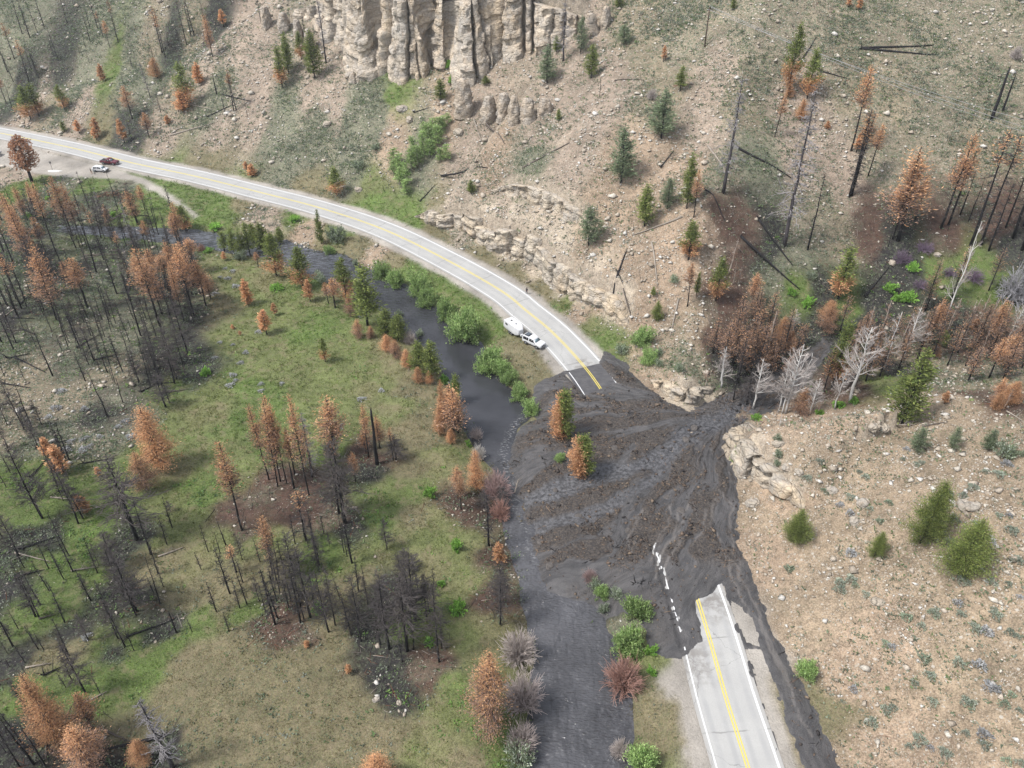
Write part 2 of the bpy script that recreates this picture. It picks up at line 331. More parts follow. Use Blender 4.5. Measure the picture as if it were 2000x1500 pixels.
# ------------------------------------------------------------------ ground cover
PAL = {'T': (188, 164, 140), 'P': (186, 166, 148), 'O': (168, 152, 128), 'S': (170, 156, 134), 'G': (150, 146, 124), 'g': (108, 133, 68), 'D': (150, 136, 110), 'M': (130, 140, 88), 'L': (212, 196, 174),
       'K': (60, 57, 57), 'N': (106, 82, 71), 'B': (184, 163, 138), 'R': (206, 198, 187)}
KEYS = list(PAL)
GC = """60,60,G 200,60,G 300,60,O 380,40,O 120,130,K 50,165,K 170,115,G 250,100,G 330,112,K 420,45,K 20,110,G 150,170,G 220,150,g 300,150,G 250,190,G 100,190,O 60,220,P 150,222,P 240,235,K 265,262,K 320,262,P 420,262,P 350,185,O 420,110,P 480,60,P 420,200,G 500,190,P 560,230,G 620,260,G 700,230,G
560,300,G 680,310,G 770,175,g 600,170,P 650,190,P 740,220,G 760,270,T 860,250,T 830,300,G 920,290,P 960,330,T 1040,310,G 1100,330,P 1060,260,P 1150,220,P 1250,100,O 1350,60,S 1300,200,O 1200,160,P 1130,130,P 1400,150,P 1450,60,S 1500,80,S 1600,60,S 1700,40,S 1800,60,S 1900,60,S 1980,100,S
1650,150,O 1750,170,O 1850,180,S 1950,220,S 1560,200,P 1560,330,P 1650,330,P 1720,280,S 1820,260,S 1900,300,O 1460,300,G 1450,230,O 1380,260,P 1330,330,T 1420,350,S 1500,350,G 1250,330,T 1200,400,T 1280,430,T 1350,480,T 1250,520,T 1300,580,T 1350,620,B 1400,600,N 1150,480,T 1050,460,P 980,420,P 900,420,P
1000,480,L 1050,450,L 960,455,L 1100,520,L 1150,570,L 1190,612,L 1060,500,L 900,440,L 1330,780,L 1450,880,L 1170,600,T 1250,620,T 1280,690,B 1340,700,S 1300,740,T 1450,430,N 1420,450,N 1510,435,K 1500,490,K 1560,500,G 1560,450,S 1600,430,S 1560,560,g 1530,530,G 1640,470,O 1700,450,N 1750,500,K 1780,520,K 1840,560,g 1900,540,g 1940,545,g 1850,440,N 1950,430,N 1980,480,K 1620,580,K 1700,610,K 1650,600,g
1620,640,K 1850,612,K 1950,640,N 1900,680,N 1800,700,O 1700,745,g 1750,725,K 1540,722,K 1480,760,K 1600,690,K 1640,760,N 1430,690,K 1400,640,N 1480,840,T 1550,820,T 1650,830,T 1750,830,B 1850,800,B 1950,780,N 1900,740,O 1950,860,B 1600,900,B 1700,900,B 1850,950,B 1950,1000,B 1550,960,T 1480,1000,B 1600,1050,B 1700,1100,B
1850,1200,B 1560,1200,B 1700,1250,T 1900,1350,B 1750,1450,T 1620,1380,D 1480,1080,T 1980,1200,B 1650,1330,T
200,268,D 400,322,D 600,378,D 720,400,g 790,428,g 860,452,D 950,500,D 1000,528,D 1060,574,D 1100,592,g 1130,612,T 1160,640,g 1172,672,g 270,335,g 300,350,g 350,365,g 420,400,g 480,400,D 400,440,g 440,440,g 520,420,P 545,440,P 560,430,g 600,460,T 660,450,g 640,470,D 700,480,D 730,500,T 760,520,D 800,530,g 880,570,g 930,600,g 960,640,g 970,690,D 1020,700,D
30,350,P 30,372,g 100,380,G 180,366,g 240,372,G 140,405,K 190,420,G 80,450,K 220,440,g 270,440,g 310,440,g 40,430,G 30,500,K 110,520,K 200,500,K 180,560,G 280,520,G 330,530,K 250,570,K 60,600,K 30,560,G 100,625,K 200,620,G 300,600,K 370,560,K 390,612,K 40,660,G 150,660,G 250,660,G 330,660,K 60,720,O 150,710,G 230,720,O 300,720,K 360,700,K 375,725,K 340,748,g
60,790,O 130,780,O 200,822,K 220,780,G 20,830,O 100,850,G 160,860,S 240,830,G
430,520,M 470,560,M 420,600,D 500,640,M 560,600,M 600,560,g 620,640,g 660,700,M 600,720,M 520,720,M 450,670,M 420,780,M 480,760,g 520,800,g 600,760,M 680,740,M 740,740,M 800,760,D 760,800,M 800,840,D 850,850,D 720,780,M 340,830,M 380,880,g 300,900,g 350,930,M 400,960,g 440,900,M 540,860,g 860,900,M 800,920,D 820,960,g 760,960,g 740,1010,g 820,1010,D 860,1030,M 860,1080,M 920,1080,M 900,950,D 650,880,g 600,850,M
560,930,N 600,950,N 540,990,N 580,1000,N 640,1020,N 680,1040,K 750,900,N 740,925,K 705,885,N 470,1040,N 455,1000,N 905,1000,N 895,965,N 925,1005,N
30,930,g 95,1050,K 60,1000,g 130,960,g 30,1100,K 80,1100,g 160,1040,g 200,1000,g 255,1070,K 290,1040,K 330,1000,M 320,1100,D 200,1100,g 265,1150,K 380,1100,M 420,1140,D 500,1060,M 420,1060,g 350,1050,M 520,1120,D 560,1190,N 530,1210,N 600,1230,N 500,1200,g 460,1180,D 380,1180,D 400,1220,g 350,1270,g 320,1235,K 205,1295,K 240,1290,g 170,1280,g 140,1280,D 130,1232,K 100,1180,g 50,1200,g 20,1170,K 20,1310,K 80,1300,D 60,1350,g 180,1340,g 250,1340,g 300,1320,g 300,1370,D 260,1400,D 350,1340,D 400,1280,D 430,1350,D 400,1420,D 480,1250,D 450,1450,D 520,1300,D 600,1300,D 580,1400,D 660,1270,D
700,1100,M 640,1085,g 700,1150,D 760,1180,K 800,1220,g 790,1290,K 760,1330,K 830,1320,N 850,1290,N 725,1250,K 650,1210,D 765,1360,K 700,1380,D 650,1450,D 750,1450,D 850,1400,M 820,1450,M 900,1380,g 920,1410,g 870,1340,g 880,1200,M 900,1150,M 930,1250,M 890,1110,M 955,1180,N 965,1090,N 920,1480,D 980,1480,g 30,1460,K 80,1470,K 150,1450,N 250,1470,K 310,1480,K 345,1450,K
1160,1160,K 1220,1150,K 1240,1230,G 1260,1260,g 1270,1300,g 1260,1350,D 1240,1400,D 1290,1350,R 1310,1400,D 1330,1450,D 1345,1490,R 1320,1340,R 1270,1450,D 1250,1490,g 1460,1250,R""".split()
gp = [q.split(',') for q in GC]
gxy = hit([float(q[0]) for q in gp], [float(q[1]) for q in gp])[:, :2]
WX = X+5*fbm(X, Y, 9, 41, 3)+2.5*fbm(X, Y, 2.5, 51, 2); WY = Y+5*fbm(X, Y, 9, 42, 3)+2.5*fbm(X, Y, 2.5, 52, 2)
Wk = {k: np.zeros(X.shape, np.float32) for k in KEYS}; tot = np.zeros(X.shape, np.float32)
depth_s = np.maximum(1, Y/90)
for (q, p) in zip(gp, gxy):
    d2 = (WX-p[0])**2+((WY-p[1])/depth_s)**2+1.0
    wgt = (1/d2**3.0).astype(np.float32); Wk[q[2]] += wgt; tot += wgt
for k in KEYS: Wk[k] /= tot
mos = sst(.02, .09, fbm(X, Y, 5.5, 43, 4)); mos2 = sst(.04, .1, fbm(X, Y, 7.5, 44, 4))     # fire leaves a mosaic: ash, regrowth, bare soil
left = (X < 5)*(inA == 0)*sst(98, 112, Y)
Wk['K'] *= 1+.9*left; tt = sum(Wk.values())
for k in KEYS: Wk[k] = Wk[k]/tt
a_ = Wk['K']*mos*.5*left; Wk['K'] -= a_; Wk['G'] += a_*.6; Wk['g'] += a_*.4
a_ = Wk['G']*mos2*.7*left; Wk['G'] -= a_; Wk['K'] += a_*.75; Wk['O'] += a_*.25
a_ = Wk['N']*mos*.5; Wk['N'] -= a_; Wk['K'] += a_*.5; Wk['O'] += a_*.5
# gravel shoulders, the pull-out and the dirt track
pull = sdf(upl([(-300, 225), (0, 272), (120, 303), (235, 330), (290, 350), (330, 372), (395, 420), (380, 424), (320, 385), (255, 352), (205, 348), (120, 343), (60, 336), (0, 320), (-300, 300)]), X+.6*fbm(X, Y, 3, 61)*4, Y)
gr = np.maximum(sst(6.6, 5.2, dR+1.4*fbm(X, Y, 4, 62, 3)+np.where(sR > 0, .6, -.6)*0), sst(-.5, 1.2, pull))
gr = np.maximum(gr, 0)*sst(-3, -5, sr)
for k in KEYS: Wk[k] *= (1-gr)
Wk['R'] += gr
bank = sst(-2.2, -.4, sr)*sst(1.5, 0, sr)
base = sum(Wk[k][..., None]*np.array([lin(v)/GAIN for v in PAL[k]]) for k in KEYS)
var = 1+.8*fbm(X, Y, 4, 71, 4)+.35*fbm(X, Y, 30, 72, 3)
base = base*np.clip(var, .6, 1.5)[..., None]
dryn = np.clip((Wk['M']+Wk['g']*.6)*(sst(.02, .2, fbm(X, Y, 11, 75, 4)))*.75, 0, 1)[..., None]
base = base*(1-dryn)+dryn*np.array(C3(158, 146, 116))
base = base*(1-bank[..., None]*.75)+bank[..., None]*.75*np.array(C3(92, 84, 74))
slopey = np.gradient(Z, .75, axis=0); slopex = np.gradient(Z, .75, axis=1); steep = np.hypot(slopex, slopey)
rk = sst(1.05, 1.7, steep)[..., None]*(hA+hB > .5)[..., None]
base = base*(1-rk)+rk*np.array(C3(196, 180, 160))
stone = np.clip(Wk['L']*1.3+Wk['T']*1.0+Wk['P']*.9+Wk['B']*1.0+Wk['O']*.7+Wk['S']*.7+Wk['G']*.35+Wk['N']*.16+Wk['K']*.1, 0, 1)*(.45+.9*(fbm(X, Y, 8, 81, 3)+.5))*(1-gr)
veg = np.clip(Wk['S']*1.0+Wk['G']*1.0+Wk['O']*.75+Wk['P']*.3+Wk['T']*.18+Wk['K']*.55+Wk['B']*.16+Wk['N']*.2+Wk['D']*.35, 0, 1)*(1-gr)
grass = np.clip(Wk['g']+Wk['M']+Wk['D']*.8, 0, 1)*(1-gr)
char = np.clip(Wk['K'], 0, 1)
# ------------------------------------------------------------------ materials of the ground
def mat_ground():
    k = NT('ground'); p = k.pos(); col = k.attr('col', 'Color')
    st, vg, gs, ch = k.attr('stone'), k.attr('veg'), k.attr('grass'), k.attr('char')
    n1 = k.noise(p, .9, 5, .62); n2 = k.noise(p, 4.5, 4, .65); n3 = k.noise(p, 14, 2, .6)
    m = k.math('ADD', k.math('MULTIPLY', k.ramp(n1, (.35, .65, .62, 1.38)), .5), k.math('MULTIPLY', k.ramp(n2, (.36, .64, .42, 1.58)), .5))
    gv = k.attr('gravel'); m = k.math('ADD', m, k.math('MULTIPLY', gv, k.math('MULTIPLY', k.math('SUBTRACT', 1.0, m), .72)))
    c = k.mix(1.0, col, k.gray(m), 'MULTIPLY')
    # green-grey low plants
    pv = k.mapping(p, (1, .8, 1))
    v1 = k.math('MULTIPLY', k.ramp(k.noise(pv, 1.9, 4, .7), (.49, .55, 0, 1)), k.ramp(k.noise(p, .35, 2, .5), (.35, .6, .45, 1)))
    c = k.mix(k.math('MULTIPLY', v1, k.math('MULTIPLY', vg, .85)), c, C3(124, 134, 106))
    v2 = k.ramp(k.noise(pv, 2.6, 3, .7), (.57, .61, 0, 1))
    c = k.mix(k.math('MULTIPLY', v2, k.math('MULTIPLY', vg, .75)), c, C3(90, 94, 76))
    # grass: bright and dark blades
    g1 = k.ramp(k.noise(p, 6.5, 3, .75), (.42, .62, 0, 1))
    c = k.mix(k.math('MULTIPLY', g1, k.math('MULTIPLY', gs, .5)), c, C3(158, 164, 104))
    g2 = k.ramp(k.noise(p, 5.1, 3, .75), (.52, .66, 0, 1))
    c = k.mix(k.math('MULTIPLY', g2, k.math('MULTIPLY', gs, .65)), c, C3(84, 92, 54))
    g3 = k.ramp(k.noise(p, .5, 6, .72), (.5, .64, 0, 1))
    c = k.mix(k.math('MULTIPLY', g3, k.math('MULTIPLY', gs, .5)), c, C3(166, 150, 122))
    # ash and soot flecks
    a1 = k.ramp(k.noise(p, 1.6, 5, .7), (.5, .64, 0, 1))
    c = k.mix(k.math('MULTIPLY', a1, k.math('MULTIPLY', ch, .55)), c, C3(52, 50, 50))
    # stones, two sizes
    wp = k.n('ShaderNodeVectorMath'); wp.operation = 'ADD'; k.l(p, wp.inputs[0]); k.l(k.mapping(k.noise(p, 3, 2, .5, 1), (.25, .25, .25)), wp.inputs[1])
    for sc, thr, kk in ((1.5, .30, .9), (3.1, .33, 1.0), (6.0, .36, .9)):
        dd = k.voro(wp.outputs[0], sc); rc = k.voro(wp.outputs[0], sc, 'Color')
        sep = k.n('ShaderNodeSeparateColor'); k.l(rc, sep.inputs[0])
        keep = k.math('LESS_THAN', sep.outputs[0], k.math('MULTIPLY', st, k.ramp(k.noise(p, .22, 3, .6), (.4, .62, .15, .75))))
        rad = k.math('MULTIPLY_ADD', sep.outputs[1], .22); rad.node.inputs[2].default_value = thr-.2
        f = k.math('MULTIPLY', k.math('LESS_THAN', dd, rad), keep)
        sc_ = k.mix(sep.outputs[2], C3(196, 180, 160), C3(232, 224, 210))
        c = k.mix(k.math('MULTIPLY', f, kk), c, sc_)
    k.color(c)
    h = k.math('ADD', k.math('MULTIPLY', n2, .6), k.math('MULTIPLY', n3, .3))
    k.bump(k.math('ADD', h, k.math('MULTIPLY', n1, .8)), .8, .35)
    k.set(Roughness=.95)
    return k.m
def mat_simple(name, c, rough=.9, nscale=None, amt=.25, spec=.25, bump=0, metal=0):
    k = NT(name); k.set(Roughness=rough, Metallic=metal); k.b.inputs['Specular IOR Level'].default_value = spec
    if nscale:
        p = k.n('ShaderNodeTexCoord').outputs['Object']; n = k.noise(p, nscale, 4, .6)
        k.color(k.mix(1.0, c, k.gray(k.ramp(n, (.25, .75, 1-amt, 1+amt))), 'MULTIPLY'))
        if bump: k.bump(n, bump, .05)
    else: k.color(c)
    return k.m
def mat_col(name, rough=.85, vary=.22, spec=.2, nscale=None, thin=0):
    """colour from the mesh, a little different from tree to tree"""
    k = NT(name); col = k.attr('col', 'Color'); r = k.n('ShaderNodeObjectInfo').outputs['Random']
    c = k.mix(1.0, col, k.gray(k.ramp(r, (0, 1, 1-vary, 1+vary))), 'MULTIPLY')
    if nscale:
        c = k.mix(1.0, c, k.gray(k.ramp(k.noise(k.pos(), nscale, 3, .6), (.3, .7, .75, 1.25))), 'MULTIPLY')
    k.color(c); k.set(Roughness=rough); k.b.inputs['Specular IOR Level'].default_value = spec
    if thin:                                         # needles and leaves let part of the light through
        t = k.n('ShaderNodeBsdfTranslucent'); k.l(c, t.inputs[0]); x = k.n('ShaderNodeMixShader'); x.inputs[0].default_value = thin
        k.l(k.b.outputs[0], x.inputs[1]); k.l(t.outputs[0], x.inputs[2]); k.l(x.outputs[0], k.out.inputs[0])
    return k.m
def mat_rock():
    k = NT('limestone'); p = k.pos(); col = k.attr('col', 'Color')
    n1 = k.noise(p, .35, 5, .6); n2 = k.noise(k.mapping(p, (1, 1, 3.2)), 1.3, 5, .65); n3 = k.noise(k.mapping(p, (1.6, 1.6, .25)), 1.0, 4, .6)
    c = k.mix(k.ramp(n1, (.42, .62, 0, .6)), col, C3(204, 198, 190))
    c = k.mix(k.ramp(n3, (.52, .68, 0, .4)), c, C3(216, 184, 154))
    c = k.mix(k.ramp(n2, (.55, .66, 0, .4)), c, C3(150, 138, 124))
    v = k.voro(k.mapping(p, (.5, .5, .9)), 1.1, 'Distance', 'DISTANCE_TO_EDGE')
    c = k.mix(k.ramp(v, (0, .04, .4, 0)), c, C3(110, 96, 84))
    k.color(c); h = k.math('ADD', n2, k.math('MULTIPLY', k.ramp(v, (0, .12, 0, 1)), .35))
    k.bump(h, .9, .5); return k.m
def mat_asphalt():
    k = NT('asphalt'); p = k.pos()
    n1 = k.noise(p, .12, 4, .6); n2 = k.noise(p, 9, 3, .7)
    c = k.mix(k.ramp(n1, (.3, .7, 0, 1)), C3(206, 205, 202), C3(217, 216, 212))
    c = k.mix(1.0, c, k.gray(k.ramp(n2, (.3, .7, .93, 1.06))), 'MULTIPLY')
    wv = k.n('ShaderNodeVectorMath'); wv.operation = 'ADD'; k.l(p, wv.inputs[0]); k.l(k.mapping(k.noise(p, .4, 3, .6, 1), (3, 3, 0)), wv.inputs[1])
    ac, al = k.attr('across'), k.attr('along')
    wp_ = k.math('ABSOLUTE', k.math('SUBTRACT', k.math('ABSOLUTE', ac), 1.85)); wpd = k.math('ABSOLUTE', k.math('SUBTRACT', wp_, .85))
    c = k.mix(k.math('MULTIPLY', k.ramp(wpd, (.1, .5, 1, 0)), k.ramp(k.noise(p, .25, 4, .6), (.35, .65, .15, .6))), c, C3(190, 190, 190))
    c = k.mix(k.ramp(k.math('ABSOLUTE', ac), (3.5, 4.1, 0, .6)), c, C3(196, 192, 186))
    tj = k.math('ABSOLUTE', k.math('SUBTRACT', k.math('FRACT', k.math('ADD', k.math('DIVIDE', al, 13.0), k.math('MULTIPLY', k.noise(p, .5, 3, .5), .05))), .5))
    c = k.mix(k.math('MULTIPLY', k.ramp(tj, (0, .012, .6, 0)), k.ramp(k.noise(p, .3, 3, .6), (.4, .55, 0, 1))), c, C3(130, 128, 126))
    cr = k.voro(wv.outputs[0], .085, 'Distance', 'DISTANCE_TO_EDGE')
    c = k.mix(k.ramp(cr, (0, .0035, .55, 0)), c, C3(120, 120, 122))
    for q, rr in ((up(1385, 1175), 6.0), (up(1345, 1290), 6.0), (up(1138, 712), 4.0)):
        vd = k.n('ShaderNodeVectorMath'); vd.operation = 'DISTANCE'; k.l(p, vd.inputs[0]); vd.inputs[1].default_value = (q[0], q[1], 0)
        c = k.mix(k.math('MULTIPLY', k.ramp(vd.outputs['Value'], (0, rr, .85, 0)), k.ramp(k.noise(p, .8, 5, .65), (.38, .62, .05, 1))), c, C3(150, 144, 138))
    k.color(c); k.set(Roughness=.85); k.bump(n2, .15, .02); return k.m
def mat_mark(name, c):
    k = NT(name); p = k.pos(); n = k.noise(p, 5, 4, .7)
    k.color(k.mix(k.ramp(n, (.5, .68, 0, .6)), c, C3(200, 198, 194))); k.set(Roughness=.7); return k.m
def mat_mud():
    k = NT('mud'); p = k.pos(); f = k.attr('flow', 'Vector'); br = k.attr('coarse'); lt = k.attr('rill')
    n1 = k.noise(k.mapping(f, (16, .45, 1)), 1.0, 6, .7); n2 = k.noise(p, 3.2, 5, .7); n3 = k.noise(p, 9, 3, .7)
    c = k.mix(k.ramp(n1, (.35, .65, 0, 1)), C3(82, 81, 83), C3(114, 111, 111))
    brown = k.mix(k.ramp(n2, (.42, .6, 0, 1)), C3(80, 75, 73), C3(124, 113, 104))
    c = k.mix(1.0, c, k.gray(k.ramp(k.noise(p, .16, 4, .6), (.3, .7, .78, 1.22))), 'MULTIPLY')
    gr_ = k.noise(p, 7, 4, .75); c = k.mix(k.ramp(gr_, (.54, .66, 0, .55)), c, C3(58, 56, 57)); c = k.mix(k.ramp(k.noise(p, 4.3, 4, .75), (.56, .68, 0, .5)), c, C3(128, 122, 116))
    c = k.mix(br, c, brown)
    c = k.mix(k.math('MULTIPLY', br, k.ramp(n3, (.56, .66, 0, .6))), c, C3(48, 44, 42))
    c = k.mix(k.math('MULTIPLY', k.ramp(k.noise(p, 5, 4, .75), (.6, .68, 0, .6)), k.math('SUBTRACT', 1.0, br)), c, C3(50, 49, 50))
    c = k.mix(k.math('MULTIPLY', lt, .85), c, C3(150, 143, 138))
    sm = k.attr('stream'); c = k.mix(k.math('MULTIPLY', sm, .8), c, k.mix(k.ramp(k.noise(p, 1.8, 4, .75), (.42, .6, 0, 1)), C3(70, 70, 74), C3(136, 136, 140)))  # silty stream, its wet sheen lightened into the colour
    k.color(c)
    wet = k.math('MULTIPLY', k.ramp(n1, (.38, .6, .7, .3)), 1.0)
    k.l(k.math('MAXIMUM', wet, k.math('MULTIPLY', br, .85)), k.b.inputs['Roughness'])
    k.b.inputs['Specular IOR Level'].default_value = .4
    h = k.math('ADD', k.math('MULTIPLY', k.math('MULTIPLY', n2, k.math('ADD', br, .12)), 1.0), k.math('MULTIPLY', n1, .25))
    k.bump(k.math('ADD', h, k.math('MULTIPLY', n3, .35)), 1.0, .4); return k.m
def mat_film():
    k = NT('mud_film'); p = k.pos(); n = k.noise(p, .8, 5, .6); n2 = k.noise(k.mapping(p, (.5, 2.2, 1)), 1.1, 4, .7)
    c = k.mix(k.ramp(n, (.3, .7, 0, 1)), C3(98, 97, 100), C3(118, 116, 117))
    c = k.mix(k.ramp(n2, (.57, .66, 0, .7)), c, C3(66, 64, 64))
    c = k.mix(k.ramp(k.noise(k.mapping(p, (.6, 2.4, 1)), .7, 4, .7), (.62, .68, 0, .6)), c, C3(150, 142, 136))
    k.color(c); k.set(Roughness=.5); k.bump(n2, .3, .05); return k.m
def mat_water():
    k = NT('river_water'); p = k.pos(); md = k.attr('muddy'); fm = k.attr('foam')
    n1 = k.noise(k.mapping(p, (.7, 1.5, 1)), 1.0, 3, .5); n2 = k.noise(k.mapping(p, (.8, 1.7, 1)), 2.4, 2, .5); n0 = k.noise(p, .12, 3, .5)
    c = k.mix(md, C3(72, 73, 78), C3(100, 100, 104))
    c = k.mix(1.0, c, k.gray(k.ramp(n0, (.3, .7, .75, 1.25))), 'MULTIPLY')
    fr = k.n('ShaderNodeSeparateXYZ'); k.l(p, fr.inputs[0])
    c = k.mix(k.math('MULTIPLY', k.ramp(fr.outputs[1], (150, 185, 0, 1)), k.ramp(k.noise(k.mapping(p, (.5, 1.4, 1)), 1.2, 3, .6), (.45, .6, .15, .9))), c, C3(132, 136, 146))  # pale sky reflection on the far reach, painted into the water colour
    c = k.mix(k.math('MULTIPLY', md, k.ramp(k.noise(k.mapping(p, (.9, .5, 1)), 1.4, 4, .6), (.55, .68, 0, .55))), c, C3(128, 128, 132))
    c = k.mix(k.math('MULTIPLY', fm, k.ramp(n2, (.52, .66, 0, 1))), c, C3(156, 156, 157))
    c = k.mix(k.math('MULTIPLY', md, k.ramp(k.noise(k.mapping(p, (1.6, .35, 1)), 1.0, 4, .6), (.5, .7, 0, .5))), c, C3(64, 64, 68))
    k.color(c); k.b.inputs['Specular IOR Level'].default_value = .5; k.b.inputs['IOR'].default_value = 1.33
    k.l(k.ramp(md, (0, 1, .06, .14)), k.b.inputs['Roughness'])
    h = k.math('MULTIPLY', k.math('ADD', n1, k.math('MULTIPLY', n2, .5)), k.ramp(k.attr('ripple'), (0, 1, .12, 1)))
    k.bump(h, .75, .42); return k.m
M_GROUND, M_ROCK, M_ROAD, M_MUD, M_FILM, M_WATER = mat_ground(), mat_rock(), mat_asphalt(), mat_mud(), mat_film(), mat_water()
M_WHITE, M_YELLOW = mat_mark('white_paint', C3(252, 252, 252, 1.15)), mat_mark('yellow_paint', C3(246, 224, 104, 1.15))
M_LEAF, M_BARK, M_STONE, M_STICK = mat_col('foliage', vary=.16, thin=.5, spec=.1), mat_col('bark', vary=.15), mat_col('stones', vary=0, nscale=6), mat_col('dead_wood', vary=.12)

# ------------------------------------------------------------------ ground
def grid_faces(nx, ny, mask=None):
    i = np.arange(nx-1)[None, :]; j = np.arange(ny-1)[:, None]
    a = (j*nx+i); F = np.stack([a, a+1, a+nx+1, a+nx], -1)
    if mask is not None: F = F[mask]
    return F.reshape(-1, 4)
me = mesh_np('ground', np.stack([X, Y, Z], -1).reshape(-1, 3), grid_faces(NX, NY), [M_GROUND], base.reshape(-1, 3),
             dict(stone=stone, veg=veg, grass=grass, char=char, gravel=np.clip(Wk['R'], 0, 1)), smooth=True)
tag(link('ground', me), kind='structure')
# wide apron beyond the modelled valley, so that the land goes on past the frame
def apron():
    xs = np.linspace(-900, 900, 73); ys = np.linspace(-500, 1300, 73); ax, ay = np.meshgrid(xs, ys)
    zx = grid_at(Z, np.clip(ax, XS[0], XS[-1]), np.clip(ay, YS[0], YS[-1]))
    out = np.maximum(np.maximum(XS[0]-ax, ax-XS[-1]), np.maximum(YS[0]-ay, ay-YS[-1]))
    az = zx+np.where(ay > 150, .3*np.clip(out, 0, 200), .05*np.clip(out, 0, 99))-np.where(out < 6, 30, 0)-2.5
    F = grid_faces(73, 73)
    return mesh_np('hills', np.stack([ax, ay, az], -1).reshape(-1, 3), F, [M_GROUND], np.tile(C3(150, 142, 120), (73*73, 1)), dict(stone=np.full(73*73, .4), veg=np.full(73*73, .6), grass=np.zeros(73*73), char=np.zeros(73*73)), smooth=True)
tag(link('hills', apron()), kind='structure')

# ------------------------------------------------------------------ cliffs and ledges
def cliff(name, ln, hp, zb, fin, strata, seed, colr):
    """fractured rock face: buttresses with joints between them, cut by bedding planes into blocks"""
    st_ = .3; Ls = (len(ln)-1)*.6; s = np.arange(0, Ls, st_); f = s/.6
    ip = lambda A: np.interp(f, np.arange(len(A)), A)
    ln = np.stack([ip(ln[:, 0]), ip(ln[:, 1])], -1); hp = ip(hp); zb = ip(zb)
    nrm = normals2(ln); 
    for k in range(8): nrm = (np.vstack([nrm[:1], nrm[:-1]])+nrm+np.vstack([nrm[1:], nrm[-1:]]))/3
    nrm /= np.linalg.norm(nrm, axis=1)[:, None]; n = len(ln); nv = int(max(8, hp.max()/.32)); rr = random.Random(seed); big = name == 'rock_cliff'
    bounds = [-3.0]
    while bounds[-1] < Ls+3: bounds.append(bounds[-1]+(rr.choice([2.4, 3.6, 5, 7, 9, 12]) if big else rr.uniform(1.5, 6)))
    bounds = np.array(bounds); m = len(bounds)
    depth = np.array([rr.choice([.25, .45, .9, 1.5, 2.3]) for _ in range(m)]); prot = np.array([rr.uniform(-.7, .9) for _ in range(m)]); toph = np.array([rr.uniform(.66, 1.04) for _ in range(m)]); tilt = np.array([rr.uniform(-.35, .35) for _ in range(m)])
    V = []; Cc = []
    for j in range(nv+3):
        v = min(j/nv, 1.0); z0 = v*hp
        sw = s+1.3*fbm(z0*.7, s*.15, 5, seed+5, 3)+.5*fbm(s, z0, 2.2, seed+15, 2)
        k = np.clip(np.searchsorted(bounds, sw, 'right')-1, 0, m-2); w_ = bounds[k+1]-bounds[k]; t = (sw-bounds[k])/w_
        ht = hp*np.where(hp > 4, toph[k], 1); z = v*ht
        lev = np.floor(z/strata+1.4*fbm(s, z, 9, seed+9, 2)); ly = z/strata-lev
        bw = 1.2+2.2*hsh(lev, k, seed+21); col_ = np.floor(sw/bw+hsh(lev, k*0, seed+22)*3)
        blk = hsh(col_, lev*7+k, seed+23)-.5
        crack = np.minimum(sw-bounds[k], bounds[k+1]-sw); dc = np.where(t < .5, depth[k], depth[k+1])
        wid = .35+.5*hsh(k+(t > .5), k*0, seed+24)
        face = prot[k]+tilt[k]*(t-.5)*w_*.5-.5*(np.abs(2*t-1)**4)
        out = fin*(face*1.15-dc*1.5*sst(wid, .05, crack)*np.clip((1.05-v)*6, .3, 1))
        out = out+blk*(1.25 if big else .7)+(hsh(lev, k, seed)-.5)*(.8 if big else .9)+.38*fbm(s, z, 2.6, seed+2, 4)+.25*fbm(s, z, .8, seed+12, 2)+1.8*fin*fbm(s, z*.45, 13, seed+3, 2)
        if big: out = out+.7*sst(.3, .05, v)-1.0*sst(.45, .5, v)*hsh(k, k*0, seed+31)
        else: out = out-.35*sst(.25, .05, v)*(hsh(k, k*0, seed+32) > .45)
        lean = (-.75 if big else -.5)*v*np.clip(hp/8, .15, 3); off = (out+lean)*np.clip(hp/1.6, 0, 1)
        z = z+(.12*fbm(s, z, 1.5, seed+33, 2) if j else 0)
        if j == 0: z = z-2.4
        if j > nv: off = off-(j-nv)*(3.6 if big else 1.5); z = ht+.1-(j-nv)*.35
        V.append(np.c_[ln-nrm*off[:, None], zb+z])
        tint = .86+.3*hsh(lev, k, seed+4)+.25*blk+.3*fbm(s, z, 5, seed+6, 3)
        dark = (1-.32*sst(wid*.8, 0, crack)*(dc > .4))*(1-.25*(ly < .13))          # darker in the joints and along the bedding planes
        warm = np.array([1, 1, 1])+np.outer(fbm(s, z, 7, seed+41, 3), [.12, -.05, -.3])
        Cc.append(np.array(C3(*colr))*np.clip(tint*dark, .35, 1.3)[:, None]*warm)
    me = mesh_np(name, np.vstack(V), grid_faces(n, nv+3), [M_ROCK], np.vstack(Cc), smooth=False)
    return tag(link(name, me), kind='structure')
for i, ((name, pts, hh), ln, hp, zb) in enumerate(zip(CLIFFS, cliff_lines, cliff_h, cliff_zb)):
    if name == 'rock_cliff': cliff(name, ln, hp, zb, 1.5, 1.9, 101, (246, 228, 204))
    else: cliff(name, ln, hp, zb, .4, 1.0, 111+i*7, (244, 226, 200))

